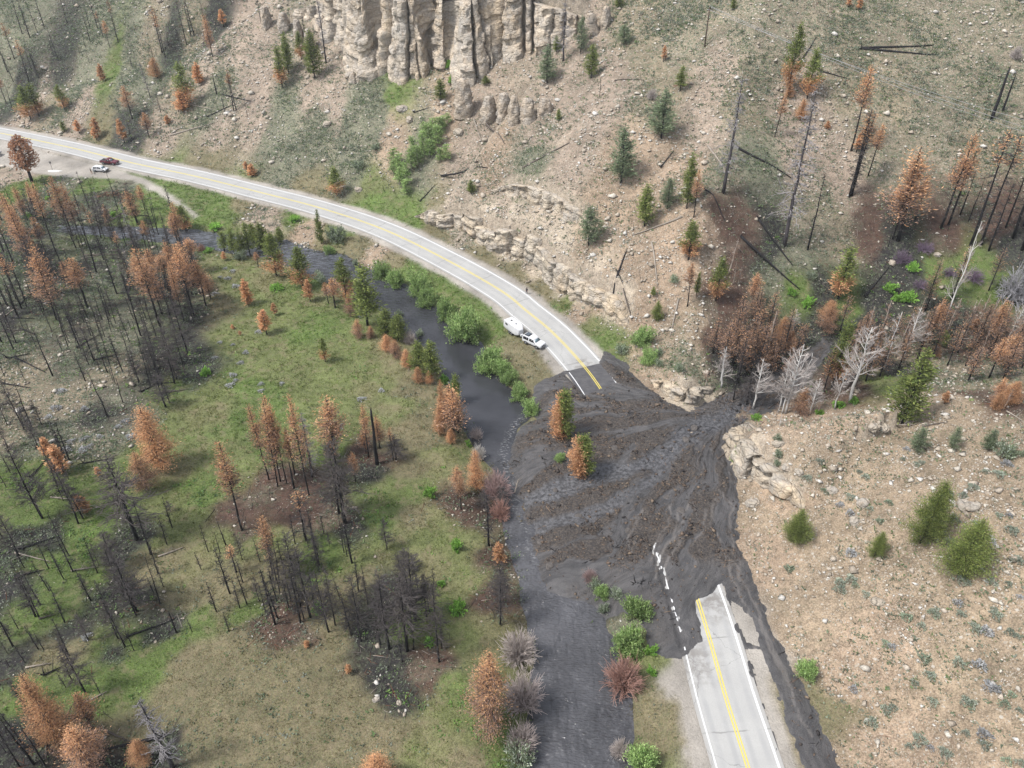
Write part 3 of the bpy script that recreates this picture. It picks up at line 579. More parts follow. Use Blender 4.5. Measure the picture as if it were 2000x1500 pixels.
# ------------------------------------------------------------------ road, markings
nr = normals2(road)
def ribbon(name, ln, nrm, a, b, z, mat, i0=0, i1=None, jitter=0):
    l = ln[i0:i1]; q = nrm[i0:i1]; n = len(l); m = max(1, int(round(abs(b-a)/.7)))
    V = []
    for j in range(m+1):
        o = a+(b-a)*j/m; V.append(np.c_[l+q*o, np.full(n, z)])
    V = np.vstack(V); F = grid_faces(n, m+1)
    L_ = np.tile(np.arange(i0, i0+n), m+1); U_ = np.repeat(a+(b-a)*np.arange(m+1)/m, n)
    me = mesh_np(name, V, F, [mat], None, dict(across=U_, along=L_))
    return tag(link(name, me), kind='structure')
ribbon('road', road, nr, -4.15, 4.15, .02, M_ROAD)
for a, hw_ in ((-3.55, .09), (3.55, .14)): ribbon('road_edge_line', road, nr, a-hw_, a+hw_, .032, M_WHITE)
for a in (-.17, .17): ribbon('road_centre_line', road, nr, a-.085, a+.085, .032, M_YELLOW)
i_a = int(np.argmin(np.hypot(*(road-up(1138, 716)).T))); i_b = int(np.argmin(np.hypot(*(road-up(1240, 875)).T)))
M_OR = mat_mark('muddy_yellow_paint', C3(214, 160, 70))

# ------------------------------------------------------------------ mud flow
mx = np.arange(mud_poly[:, 0].min()-1, mud_poly[:, 0].max()+1, .24); my = np.arange(max(30, mud_poly[:, 1].min()-1), mud_poly[:, 1].max()+1, .24)
MX, MY = np.meshgrid(mx, my)
islands = [[(1428, 1172), (1452, 1188), (1474, 1236), (1478, 1253), (1454, 1245), (1441, 1212)], [(1462, 1274), (1486, 1276), (1500, 1320), (1530, 1400), (1566, 1500), (1600, 1640), (1580, 1640), (1536, 1500), (1500, 1400), (1474, 1320)]]
ms = sdf(mud_poly, MX, MY)
for q in islands: ms = np.minimum(ms, -sdf(upl(q), MX, MY))
ms = ms+1.3*fbm(MX, MY, 3.2, 91, 4)+.9*fbm(MX, MY, .9, 93, 3)
dx, dy = MX-gm[0], MY-gm[1]; rad = np.hypot(dx, dy); th = np.arctan2(dy, dx)+.22*fbm(MX, MY, 14, 171, 2)*sst(3, 25, rad)+.1*fbm(MX, MY, 5, 172, 2)*sst(3, 25, rad)
gz = grid_at(Z, MX, MY)
mdR, msR, maR = seg_dist(road, MX, MY)
thick = np.clip(ms*.09, 0, .28)+.05
ridge = fbm(th*26, rad*.12, 1.0, 95, 4)
rough = fbm(MX, MY, 1.3, 96, 4)
coarse = sst(.0, .16, fbm(th*20+.4*fbm(MX, MY, 4, 97, 3)*6, rad*.11, 1.0, 98, 4)+.10+.10*fbm(MX, MY, 6, 99, 2))
strip = sst(0, 3, MY-up(1450, 1120)[1])                       # the run-out ditch below is smooth
coarse = coarse*(.25+.75*strip)*sst(.3, 2, ms)*(1-.8*sst(6, 3.5, mdR)*(1-strip))
upm = up(1104, 724)
thick = thick+ridge*.22*strip+.16*fbm(MX, MY, .8, 173, 3)*strip+.34*coarse*(rough+.25)+rough*.12*(.4+.6*strip)
# main stream bed across the fan, from the gully mouth to the river
ch_ = spline(upl([(1470, 785), (1400, 818), (1345, 850), (1300, 890), (1230, 915), (1160, 935), (1080, 955), (1010, 972)]), .8)
ch2 = spline(upl([(1300, 890), (1285, 930), (1240, 960), (1190, 990), (1130, 1010), (1050, 1020)]), .8)
dc1, _, _ = seg_dist(ch_, MX, MY); dc2, _, _ = seg_dist(ch2, MX, MY)
wob = fbm(MX, MY, 4, 121, 3)*3
stream = np.maximum(sst(2.6, .8, dc1+wob), .8*sst(1.7, .5, dc2+wob))
coarse = coarse*(1-stream); thick = thick-.25*stream
left_line = road+nr*(-3.55 if True else 0)
lo_i = int(np.argmin(np.hypot(*(road-up(1330, 1080)).T)))
dl = np.minimum(np.abs(np.where(msR > 0, mdR, -mdR)-(-3.55)), np.abs(np.where(msR > 0, mdR, -mdR)-3.55))
lowroad = (MY < up(1290, 1040)[1]) & (mdR < 4.4)
thin = .043+.10*fbm(MX, MY, .7, 123, 3)
tb_ = sst(.3, 1.7, dl); thick = np.where(lowroad & (MX < road[lo_i:, 0].max()), thick*tb_+np.clip(thin, .0, .09)*(1-tb_), thick)
# around the upper road end only a film lies on the asphalt
film_sd = sdf(upl([(1095, 730), (1171, 704), (1182, 716), (1212, 750), (1165, 766), (1142, 778)]), MX, MY)
thick = np.where(film_sd > 0, thick*sst(.8, 0, film_sd)-.1*sst(0, .8, film_sd), thick)
onroad = (mdR < 4.6) & ~(lowroad & (dl < 1.7)) & (film_sd <= 0)
thick = np.where(onroad, np.maximum(thick, .075), thick)
mz = np.where(mdR < 4.6, np.maximum(gz, .0), gz)+thick
rill = np.zeros(MX.shape)
RILLS = [[(1345, 985), (1330, 1010), (1322, 1040), (1318, 1075), (1300, 1110), (1302, 1150)], [(1355, 990), (1362, 1015), (1395, 1045), (1410, 1080), (1440, 1120), (1462, 1160), (1475, 1190), (1500, 1250), (1540, 1350)], [(1405, 960), (1430, 985), (1425, 1015), (1420, 1040), (1435, 1070), (1440, 1110)],
         [(1305, 990), (1298, 1030), (1278, 1065), (1270, 1100)], [(1410, 1080), (1430, 1130), (1455, 1190), (1470, 1240), (1490, 1300), (1530, 1390)], [(1380, 1000), (1372, 1040), (1350, 1070)], [(1395, 985), (1390, 1020), (1400, 1060), (1398, 1100)], [(1250, 1000), (1235, 1040), (1225, 1090)], [(1320, 1000), (1312, 1050), (1290, 1090), (1275, 1140)], [(1480, 1210), (1510, 1290), (1550, 1370), (1590, 1450)]]
for q in RILLS:
    l = spline(upl(q), .8); d, _, _ = seg_dist(l, MX+.8*fbm(MX, MY, 2.5, 125, 2)*2, MY)
    rill = np.maximum(rill, sst(.26, .05, d)*.8)
mzq = mz-.06*rill
thv = np.stack([th*3, rad*.6], -1)
keep = (ms > 0) & (thick > -.02) if False else (ms > 0) & ~((film_sd > .7))
fm_ = keep[:-1, :-1] & keep[1:, :-1] & keep[:-1, 1:] & keep[1:, 1:]
F = grid_faces(len(mx), len(my), fm_)
used = np.unique(F); remap = -np.ones(MX.size, int); remap[used] = np.arange(len(used))
edge = sst(.9, 0, ms)
mzq = mzq-edge*(thick+.02)
sel = lambda A: A.reshape(-1)[used]
mud_me = mesh_np('mud_flow', np.stack([MX, MY, mzq], -1).reshape(-1, 3)[used], remap[F], [M_MUD], None, dict(coarse=sel(coarse), rill=sel(rill*(1-stream)), stream=sel(stream)), smooth=True, uv=thv.reshape(-1, 2)[used])
tag(link('mud_flow', mud_me), kind='structure')
ribbon('mud_film', road, nr, -4.2, 4.2, .026, M_FILM, i_a, i_b)

# ------------------------------------------------------------------ river
wx = np.arange(XS[0], 60, .6); wy = np.arange(20, 260, .6); QX, QY = np.meshgrid(wx, wy)
ws = sdf(river_poly, QX, QY); keep = ws > -3
fm_ = keep[:-1, :-1] & keep[1:, :-1] & keep[:-1, 1:] & keep[1:, 1:]
F = grid_faces(len(wx), len(wy), fm_); used = np.unique(F); remap = -np.ones(QX.size, int); remap[used] = np.arange(len(used))
muddy = sst(up(1000, 880)[1]+6, up(1000, 960)[1], QY)
calm_a, calm_b = up(900, 640)[1], up(1000, 900)[1]
ripple = np.clip(1-sst(calm_b-4, calm_b+4, QY)*sst(calm_a+25, calm_a-5, QY)*.9, 0, 1)
df, _, _ = seg_dist(upl([(1024, 812), (1000, 836), (982, 888), (1000, 940), (1006, 996), (1026, 1028), (1040, 1095)], WZ), QX, QY)
foam = np.maximum(sst(1.1, .2, df), .10*muddy)
sel = lambda A: A.reshape(-1)[used]
wz = WZ+.05*fbm(QX, QY, 2.2, 131, 3)*ripple
tag(link('river_water', mesh_np('river_water', np.stack([QX, QY, wz], -1).reshape(-1, 3)[used], remap[F], [M_WATER], None, dict(muddy=sel(muddy), foam=sel(foam), ripple=sel(ripple)), smooth=True)), kind='structure')
# ------------------------------------------------------------------ plants: one mesh per kind and variant, shared by the copies
OR = [C3(226, 178, 134), C3(214, 164, 124), C3(200, 154, 120), C3(234, 190, 146)]
ORB = [C3(190, 160, 142), C3(172, 148, 136), C3(208, 170, 146)]
GR = [C3(122, 136, 76), C3(138, 150, 84), C3(106, 122, 70), C3(154, 162, 96)]
GRB = [C3(134, 148, 116), C3(148, 160, 126), C3(118, 134, 106)]
WIL = [C3(148, 176, 108), C3(168, 194, 124), C3(124, 152, 92), C3(184, 204, 140)]
BRT = [C3(142, 186, 88), C3(162, 202, 104), C3(122, 166, 76)]
SAG = [C3(184, 192, 172), C3(172, 182, 164), C3(156, 166, 150), C3(200, 204, 188)]
BLACK = C3(42, 41, 43); DARK = C3(76, 72, 73); GREY = C3(150, 145, 143); WHITE = C3(244, 240, 234); TWIG = C3(96, 90, 88)
FOL = 1.95                                          # needles pass some light on to one another; their own colour is lighter than the lump they form
def leaf_cards(rg, P, D, ln, wd, cols, k=1):
    """slim triangles-pairs at points P along directions D"""
    n = len(P)
    D = D+rg.normal(0, .34, D.shape); D /= np.linalg.norm(D, axis=1)[:, None]
    S = np.cross(D, rg.normal(0, 1, D.shape)); S /= np.linalg.norm(S, axis=1)[:, None]+1e-9
    l = ln*rg.uniform(.6, 1.3, n)[:, None]; wv = wd*rg.uniform(.7, 1.3, n)[:, None]
    V = np.stack([P-D*l*.25, P+D*l*.3+S*wv, P+D*l, P+D*l*.3-S*wv], 1).reshape(-1, 3)
    F = np.arange(n*4).reshape(n, 4)
    c = np.asarray(cols)
    return V, F, np.repeat(c, 4, 0)
def pick(rg, pal, n):
    return np.array(pal)[rg.integers(0, len(pal), n)]*rg.uniform(.75, 1.2, (n, 1))*FOL
def conifer(seed, cb, rm, nb, dens, colf, shape=.8, droop=.0, leaf=.025, wid=.006, twig=True, twc=TWIG, kinks=0, trunk_c=BLACK, lower_twigs=0, r0=.011, blob=0):
    """unit-height conifer: (trunk mesh, crown mesh or None)"""
    rg = np.random.default_rng(seed); T = MB(); Cn = MB()
    zz = np.linspace(0, 1, 9); wig = np.cumsum(rg.normal(0, .0022, (9, 2)), 0)
    TP = np.c_[wig, zz]; TP[0, 2] = -.03
    T.tube(TP, r0*(1-zz*.9)+.0008, 6, trunk_c)
    at = lambda z: np.array([np.interp(z, zz, wig[:, 0]), np.interp(z, zz, wig[:, 1]), z])
    lobes = rg.uniform(.65, 1.2, 7)
    for b in range(nb):
        u = rg.uniform(0, 1)**.9; u = min(1, max(0, .55*u+.45*(round(u*15)/15)+rg.normal(0, .008))); z = cb+(0.985-cb)*u
        az = rg.uniform(0, 6.283)
        env = ((1-u**1.25)**shape)*(.5+.5*min(1, u*4+.2)) if not blob else math.sin(math.pi*min(1, .12+u*.86))**.6
        L = rm*max(.1, env)*rg.uniform(.55, 1.12)*lobes[int(az/6.284*7)]
        d = np.array([math.cos(az), math.sin(az), rg.uniform(-.05, .55)-droop]); d /= np.linalg.norm(d)
        q = np.linspace(0, 1, 4)[:, None]; a0 = at(z)
        P = a0+d*L*q+np.array([0, 0, .18*L])*q*q
        if twig: T.tube(P, np.array([.0032, .0026, .0019, .0011])*(.6+L/rm*.6), 3, twc, cap=False)
        tone = rg.uniform(.68, 1.22)
        n = int(2.3*dens*L/.02*rg.uniform(.6, 1.3))
        if n > 0:
            t = rg.uniform(.18, 1.05, n)[:, None]
            PP = a0+d*L*t+np.array([0, 0, .18*L])*t*t+rg.normal(0, .008+.016*t, (n, 3))*(rm/.14)**.5
            V, F, cc = leaf_cards(rg, PP, np.tile(d, (n, 1))+[0, 0, .2], leaf*.78, wid*.62, colf(rg, PP, z, az, n)*tone)
            Cn.add(V, F, cc)
    for b in range(lower_twigs):
        z = rg.uniform(.12, max(.2, cb+.25)); az = rg.uniform(0, 6.283); L = rm*rg.uniform(.35, .95)
        d = np.array([math.cos(az), math.sin(az), rg.uniform(-.35, .3)]); q = np.linspace(0, 1, 4)[:, None]
        P = at(z)+d*L*q+rg.normal(0, .005, (4, 3))*q
        T.tube(P, [.0028, .0022, .0016, .001], 3, twc, cap=False)
        for k in range(3):
            s0 = P[rg.integers(1, 3)]; e = s0+(d+rg.normal(0, .5, 3))*L*.4
            T.tube([s0, (s0+e)/2+rg.normal(0, .004, 3), e], [.0018, .0014, .0009], 3, twc, cap=False)
    tm = T.mesh('trunk', [M_BARK]); cm = Cn.mesh('crown', [M_LEAF]) if Cn.n else None
    return tm, cm
def snag(seed, nb, rm, twc, trunk_c, r0=.012, broken=None, up_=0.1, sub=5, lean=0):
    """dead standing tree: trunk mesh and a crown of bare twigs"""
    rg = np.random.default_rng(seed); T = MB(); Cn = MB(); top = 1.0
    zz = np.linspace(0, top, 10); wig = np.cumsum(rg.normal(0, .0025+.003*lean, (10, 2)), 0)
    TP = np.c_[wig, zz]; TP[0, 2] = -.03
    rr = r0*(1-zz*(.55 if broken else .92))+.0009
    T.tube(TP, rr, 6, trunk_c)
    if broken:
        for k in range(4):
            e = TP[-1]+np.array([rg.normal(0, .006), rg.normal(0, .006), rg.uniform(.01, .05)]); T.tube([TP[-1]-[0, 0, .02], e], [r0*.3, .001], 4, trunk_c)
    for b in range(nb):
        u = rg.uniform(0, 1); z = .18+.8*u; az = rg.uniform(0, 6.283)
        L = rm*(1-u*.75)*rg.uniform(.4, 1.1)
        d = np.array([math.cos(az), math.sin(az), up_+rg.uniform(-.25, .3)]); q = np.linspace(0, 1, 5)[:, None]
        a0 = np.array([np.interp(z, zz, wig[:, 0]), np.interp(z, zz, wig[:, 1]), z])
        P = a0+d*L*q+rg.normal(0, .008, (5, 3))*q+np.array([0, 0, -.1*L])*q*q
        Cn.tube(P, np.array([.0042, .0034, .0026, .0019, .0012])*(.5+.6*L/rm), 3, twc, cap=False)
        for k in range(sub):
            i = rg.integers(1, 4); e = P[i]+(d+rg.normal(0, .55, 3))*L*rg.uniform(.2, .5)
            Cn.tube([P[i], (P[i]+e)/2+rg.normal(0, .006, 3), e], [.0023, .0017, .001], 3, twc, cap=False)
    return T.mesh('trunk', [M_BARK]), (Cn.mesh('crown', [M_STICK]) if Cn.n else None)
def aspen(seed, spread=.17, col=WHITE, twc=None, n1=30, pinkish=0):
    rg = np.random.default_rng(seed); T = MB(); Cn = MB(); twc = twc or C3(226, 214, 206)
    zz = np.linspace(0, 1, 10); wig = np.cumsum(rg.normal(0, .008, (10, 2)), 0); wig[0] = 0
    TP = np.c_[wig, zz]; TP[0, 2] = -.03; T.tube(TP, .014*(1-zz*.9)+.0015, 6, col)
    def br(p, d, L, r, lev):
        q = np.linspace(0, 1, 4)[:, None]
        P = p+d*L*q+rg.normal(0, .012*L/.1*.4, (4, 3))*q+np.array([0, 0, .12*L])*q*q
        Cn.tube(P, np.array([1, .8, .6, .4])*r*1.15, 4 if lev == 0 else 3, col if lev == 0 else twc, cap=False)
        if lev < 2:
            for k in range(8 if lev == 0 else 5):
                t = rg.uniform(.3, 1); i = P[0]+(P[-1]-P[0])*t
                e = d+rg.normal(0, .55, 3)+[0, 0, .15]; e /= np.linalg.norm(e); br(i, e, L*rg.uniform(.35, .6), r*.5, lev+1)
    for b in range(n1):
        u = rg.uniform(0, 1); z = .28+.68*u; az = rg.uniform(0, 6.283)
        d = np.array([math.cos(az), math.sin(az), rg.uniform(.5, 1.2)]); d /= np.linalg.norm(d)
        br(np.array([np.interp(z, zz, wig[:, 0]), np.interp(z, zz, wig[:, 1]), z]), d, spread*(1.25-u)*rg.uniform(.6, 1.2), .0042, 0)
    return T.mesh('trunk', [M_BARK]), Cn.mesh('crown', [M_STICK])
def bush(seed, pal, n_st=60, per=46, leaf=.085, wid=.03, flat=1.0, twc=C3(120, 104, 90), open_=.0):
    """leafy shrub, unit radius and unit height: stems and foliage"""
    rg = np.random.default_rng(seed); S = MB(); L = MB()
    lob = [np.r_[rg.normal(0, .33, 2), rg.uniform(.55, .8)] for _ in range(6)]
    for k in range(n_st):
        a = rg.uniform(0, 6.283); e = math.acos(rg.uniform(.02, 1)); r = rg.uniform(.7, 1.0)
        tip = np.array([math.cos(a)*math.sin(e)*r, math.sin(a)*math.sin(e)*r, (.12+.88*math.cos(e))*r*flat])
        if rg.random() < .5: lb = lob[rg.integers(0, 6)]; tip = lb+(tip-[0, 0, .3])*.52
        b = np.r_[rg.normal(0, .12, 2), -.03]; q = np.linspace(0, 1, 4)[:, None]
        P = b+(tip-b)*q+np.array([0, 0, .12])*q*(1-q)*2; S.tube(P, [.014, .011, .007, .003], 3, twc, cap=False)
        t = rg.uniform(.38+open_, 1.04, per)[:, None]; PP = b+(tip-b)*t+rg.normal(0, .075, (per, 3)); PP[:, 2] = np.maximum(PP[:, 2], .02)
        D = np.tile((tip-b)/np.linalg.norm(tip-b), (per, 1))*.6+[0, 0, .2]
        tone = rg.uniform(.8, 1.2); V, F, cc = leaf_cards(rg, PP, D, leaf, wid, pick(rg, pal, per)*tone); L.add(V, F, cc)
    return S.mesh('stems', [M_STICK]), L.mesh('foliage', [M_LEAF])
def bare_bush(seed, twc, n=110, lean=0, spread=1.0, base=.1):
    rg = np.random.default_rng(seed); S = MB()
    for k in range(n):
        a = rg.uniform(0, 6.283); e = math.acos(rg.uniform(.1, 1))*spread; r = rg.uniform(.7, 1.0)
        tip = np.array([math.cos(a)*math.sin(e)*r, math.sin(a)*math.sin(e)*r, math.cos(e)*r]); b = np.r_[rg.normal(0, base, 2), -.03]
        q = np.linspace(0, 1, 5)[:, None]; P = b+(tip-b)*q+np.array([0, 0, .2])*q*(1-q)+rg.normal(0, .02, (5, 3))*q
        c = np.array(twc)*rg.uniform(.8, 1.2); S.tube(P, [.018, .015, .012, .009, .006], 3, c, cap=False)
        for j in range(7):
            i = rg.integers(1, 4); d = (tip-b)+rg.normal(0, .45, 3); t2 = P[i]+d*rg.uniform(.14, .3); S.tube([P[i], (P[i]+t2)/2+rg.normal(0, .015, 3), t2], [.009, .0075, .005], 3, c, cap=False)
    return S.mesh('stems', [M_STICK])
def sage(seed, pal=SAG, n=170):
    rg = np.random.default_rng(seed); L = MB()
    a = rg.uniform(0, 6.283, n); r = np.sqrt(rg.uniform(0, 1, n)); lob = 1+.3*np.sin(a*3+rg.uniform(0, 6))
    P = np.c_[np.cos(a)*r*.85*lob, np.sin(a)*r*.85*lob, .1+.75*np.sqrt(np.clip(1-r*r, 0, 1))*rg.uniform(.5, 1, n)]
    V, F, cc = leaf_cards(rg, P, P*[1, 1, .7]+[0, 0, .35], .34, .11, pick(rg, pal, n)*.8)
    L.add(V, F, cc); return L.mesh('sagebrush', [M_LEAF])
cf_or = lambda rg, P, z, az, n: pick(rg, OR, n)
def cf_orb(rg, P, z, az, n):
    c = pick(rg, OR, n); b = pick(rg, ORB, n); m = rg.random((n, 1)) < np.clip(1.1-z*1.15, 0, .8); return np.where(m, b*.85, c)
cf_br = lambda rg, P, z, az, n: np.where(rg.random((n, 1)) < .4, pick(rg, OR, n)*.85, pick(rg, ORB, n)*.8)
cf_gr = lambda rg, P, z, az, n: pick(rg, GR, n)
cf_grb = lambda rg, P, z, az, n: pick(rg, GRB, n)
def cf_half(rg, P, z, az, n):                        # green top, scorched skirt
    f = np.clip((P[:, 2:3]-.42)*4+.5+rg.normal(0, .25, (n, 1)), 0, 1); return np.where(f > .5, pick(rg, GR, n), pick(rg, OR, n))
def cf_side(rg, P, z, az, n):                        # green on the side away from the fire
    f = P[:, 0:1]*9+(P[:, 2:3]-.5)*1.6+.66+rg.normal(0, .3, (n, 1)); return np.where(f > .5, pick(rg, GR, n), pick(rg, OR, n)*.95)
PROTO = {
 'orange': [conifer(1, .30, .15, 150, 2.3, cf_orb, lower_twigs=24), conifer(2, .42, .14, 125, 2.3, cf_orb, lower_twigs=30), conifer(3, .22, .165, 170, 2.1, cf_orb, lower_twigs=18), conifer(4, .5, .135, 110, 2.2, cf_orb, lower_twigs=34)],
 'brown': [conifer(5, .25, .14, 130, 1.0, cf_br, lower_twigs=40), conifer(6, .15, .16, 150, .9, cf_br, lower_twigs=40), conifer(7, .4, .13, 110, .9, cf_br, lower_twigs=50)],
 'orange_full': [conifer(11, .05, .2, 240, 5.4, cf_or, leaf=.018, wid=.0042, droop=.2), conifer(12, .08, .23, 240, 5.4, cf_or, leaf=.018, wid=.0042, droop=.25), conifer(13, .05, .21, 200, 5.2, cf_orb, leaf=.018, wid=.0042, droop=.15, shape=.95)],
 'orange_small': [conifer(15, .06, .19, 110, 1.6, cf_or, leaf=.075, wid=.02, r0=.018), conifer(16, .2, .17, 90, 1.6, cf_or, leaf=.075, wid=.02, r0=.016)],
 'orange_top': [conifer(21, .62, .10, 60, 1.5, cf_or, lower_twigs=60), conifer(22, .7, .085, 45, 1.4, cf_orb, lower_twigs=70)],
 'green': [conifer(31, .10, .17, 190, 1.9, cf_gr, leaf=.042, wid=.01), conifer(32, .06, .2, 200, 1.9, cf_gr, leaf=.042, wid=.01), conifer(33, .16, .15, 170, 1.9, cf_gr, leaf=.04, wid=.01)],
 'bluegreen': [conifer(35, .08, .22, 170, 1.7, cf_grb, leaf=.045, wid=.01, twc=GREY), conifer(36, .1, .25, 150, 1.5, cf_grb, leaf=.045, wid=.01, shape=.6, twc=GREY)],
 'juniper': [conifer(38, .02, .36, 270, 4.6, cf_gr, shape=.9, leaf=.023, wid=.0062), conifer(39, .02, .4, 270, 4.6, cf_gr, shape=.85, leaf=.023, wid=.0062)],
 'half': [conifer(41, .12, .16, 180, 1.8, cf_half, leaf=.042, wid=.01), conifer(42, .10, .19, 180, 1.8, cf_half, leaf=.042, wid=.01)],
 'side': [conifer(45, .04, .3, 240, 1.8, cf_side, shape=.55, leaf=.05, wid=.014), conifer(46, .03, .34, 240, 1.8, cf_side, shape=.5, leaf=.05, wid=.014)],
 'snag': [snag(51, 60, .10, DARK, BLACK), snag(52, 30, .085, DARK, BLACK, r0=.0105), snag(53, 60, .12, DARK, BLACK, up_=.25), snag(54, 16, .06, DARK, BLACK, r0=.0125)],
 'bushy_snag': [snag(56, 100, .24, C3(100, 94, 93), BLACK, up_=.35, sub=7), snag(57, 90, .22, C3(108, 101, 98), BLACK, up_=.1, sub=8)],
 'stub': [snag(58, 5, .05, BLACK, BLACK, r0=.032, broken=1), snag(59, 3, .04, BLACK, BLACK, r0=.026, broken=1)],
 'grey': [snag(61, 90, .13, C3(176, 170, 170), C3(96, 90, 92), up_=-.15, sub=4), snag(62, 80, .11, C3(168, 163, 164), C3(90, 86, 88), up_=-.1, sub=4)],
 'aspen': [aspen(71), aspen(72, .2), aspen(73, .14, n1=16)],
 'tan_aspen': [aspen(75, .13, C3(200, 186, 172), C3(186, 150, 130), n1=18), aspen(76, .11, C3(196, 180, 166), C3(180, 146, 126), n1=14)],
 'sapling': [conifer(81, .1, .22, 90, 1.1, lambda rg, P, z, az, n: pick(rg, WIL, n), shape=.4, leaf=.05, wid=.016, trunk_c=C3(170, 168, 150), twc=C3(150, 148, 130)), conifer(82, .2, .2, 80, 1.1, lambda rg, P, z, az, n: pick(rg, WIL, n), shape=.4, leaf=.05, wid=.016, trunk_c=C3(170, 168, 150), twc=C3(150, 148, 130))],
 'broadleaf': [snag(85, 70, .3, C3(70, 62, 60), BLACK, r0=.03, up_=.75, sub=4)],
}
# scorched cottonwood keeps brown leaves
def brown_crown(tm_cm, seed):
    rg = np.random.default_rng(seed); n = 2600; L = MB()
    z = rg.uniform(.3, 1.03, n); a = rg.uniform(0, 6.283, n); env = .26*np.sin(np.pi*np.clip((z-.16)/.95, .02, .98))**.7*(.8+.3*np.sin(a*4+z*9)); r = env*np.sqrt(rg.uniform(.15, 1, n))
    P = np.c_[np.cos(a)*r, np.sin(a)*r, z]; keep = (fbm(a*1.2, z*5, .5, 5, 2) > -.1); P = P[keep]; n = len(P)
    V, F, cc = leaf_cards(rg, P, rg.normal(0, 1, (n, 3)), .04, .015, pick(rg, [C3(190, 142, 112), C3(170, 130, 106), C3(204, 156, 122)], n)); L.add(V, F, cc)
    return L.mesh('foliage', [M_LEAF])
BROWN_F = brown_crown(PROTO['broadleaf'][0], 87)
BUSH = {'willow': [bush(91, WIL, 80, 60), bush(92, WIL, 80, 60), bush(93, WIL, 90, 52)], 'bright': [bush(95, BRT, 40, 30, .16, .06, .6), bush(96, BRT, 36, 30, .16, .06, .6)], 'olive': [bush(97, SAG[:2]+GRB, 44, 34, .12, .035)]}
BARE = {'bare': [bare_bush(101, C3(232, 218, 210), 150), bare_bush(102, C3(226, 210, 204), 150)], 'pink': [bare_bush(103, C3(224, 192, 186), 160), bare_bush(104, C3(216, 170, 154), 150)], 'pale': [bare_bush(105, C3(244, 238, 230), 160)], 'lilac': [bare_bush(106, C3(150, 130, 150), 90, spread=1.1)], 'tangle': [bare_bush(107, C3(190, 188, 192), 130, spread=1.15, base=.3)]}
SAGE = [sage(111), sage(112), sage(113, [C3(196, 197, 198), C3(182, 184, 186), C3(210, 210, 210)]), sage(114, [C3(166, 180, 156), C3(180, 194, 168)])]
KIND = {  # object name, category, words, crown radius at unit height
 'orange': ('scorched_pine', 'tree', 'scorched orange pine', .11), 'brown': ('scorched_pine', 'tree', 'thin-needled brown pine', .11), 'orange_full': ('scorched_pine', 'tree', 'dense bushy orange pine', .2), 'orange_small': ('scorched_pine', 'tree', 'small scorched orange pine', .17),
 'orange_top': ('scorched_pine', 'tree', 'bare-stemmed orange-topped pine', .09), 'green': ('green_pine', 'tree', 'living green pine', .16), 'bluegreen': ('green_pine', 'tree', 'open grey-green pine', .21), 'juniper': ('green_conifer', 'tree', 'broad bushy green conifer', .36),
 'half': ('half_scorched_pine', 'tree', 'green-topped orange-skirted pine', .16), 'side': ('half_scorched_pine', 'tree', 'rounded pine, half green and half orange', .3), 'snag': ('burned_snag', 'burned tree', 'thin black burned snag', .09),
 'bushy_snag': ('burned_snag', 'burned tree', 'many-branched black burned tree', .2), 'stub': ('broken_snag', 'burned trunk', 'short broken charred trunk', .04), 'grey': ('dead_pine', 'dead tree', 'silvery grey dead pine', .12), 'aspen': ('bare_aspen', 'tree', 'leafless white aspen', .16),
 'tan_aspen': ('bare_aspen', 'tree', 'slender tan aspen', .12), 'sapling': ('aspen_sapling', 'tree', 'leafy aspen sapling', .2), 'broadleaf': ('scorched_cottonwood', 'tree', 'scorched cottonwood with brown leaves', .26),
 'willow': ('willow_shrub', 'shrub', 'rounded green willow shrub', 1), 'bright': ('leafy_plant', 'plant', 'low bright green plant', 1), 'olive': ('green_shrub', 'shrub', 'dull green shrub', 1), 'bare': ('bare_willow', 'shrub', 'leafless grey willow shrub', 1),
 'pink': ('bare_willow', 'shrub', 'leafless reddish willow shrub', 1), 'pale': ('bare_willow', 'shrub', 'leafless whitish willow shrub', 1), 'lilac': ('bare_shrub', 'shrub', 'leafless lilac-grey shrub', 1), 'tangle': ('dead_tree', 'dead tree', 'tangled grey dead crown', 1)}
TREES = []                                           # (cluster phrase, group, kind, px, py, top, half-width or None)
def T_(place, group, ox, oy, s, rows):
    for r in rows:
        kind, bx, by, ty = r[:4]; hw = r[4] if len(r) > 4 else None
        TREES.append((place, group, kind, ox+bx/s, oy+by/s, oy+ty/s, hw/s if hw else None))
Q = 3.948
FAR = 'on the far slope at the left'
T_(FAR, 'burned trees on the far left slope', 0, 0, Q, [('snag', 172, 262, -40), ('snag', 232, 292, -10), ('snag', 290, 255, -10), ('snag', 340, 205, -90), ('orange_top', 112, 458, 170), ('snag', 452, 472, 200), ('orange_top', 225, 638, 300), ('snag', 285, 590, 370), ('snag', 300, 606, 410), ('snag', 245, 540, 350),
  ('snag', 105, 636, 440), ('snag', 692, 208, -20), ('snag', 755, 225, -10), ('orange_top', 797, 292, 80), ('snag', 700, 326, 110), ('orange', 850, 376, 150), ('orange_top', 915, 327, 0), ('snag', 690, 490, 390), ('snag', 622, 436, 330), ('snag', 660, 366, 240), ('orange_top', 1250, 412, 50), ('orange_top', 1276, 440, 70),
  ('snag', 1440, 346, -20), ('snag', 1500, 282, -60), ('snag', 1475, 292, -10), ('snag', 1570, 140, -80), ('snag', 1665, 212, 90), ('snag', 1690, 62, -60), ('snag', 1720, 92, -40), ('snag', 1785, 40, -80), ('snag', 1380, 330, 200), ('snag', 1310, 380, 250), ('snag', 60, 560, 300), ('snag', 420, 440, 260), ('snag', 1830, 20, -120), ('snag', 520, 180, -60)])
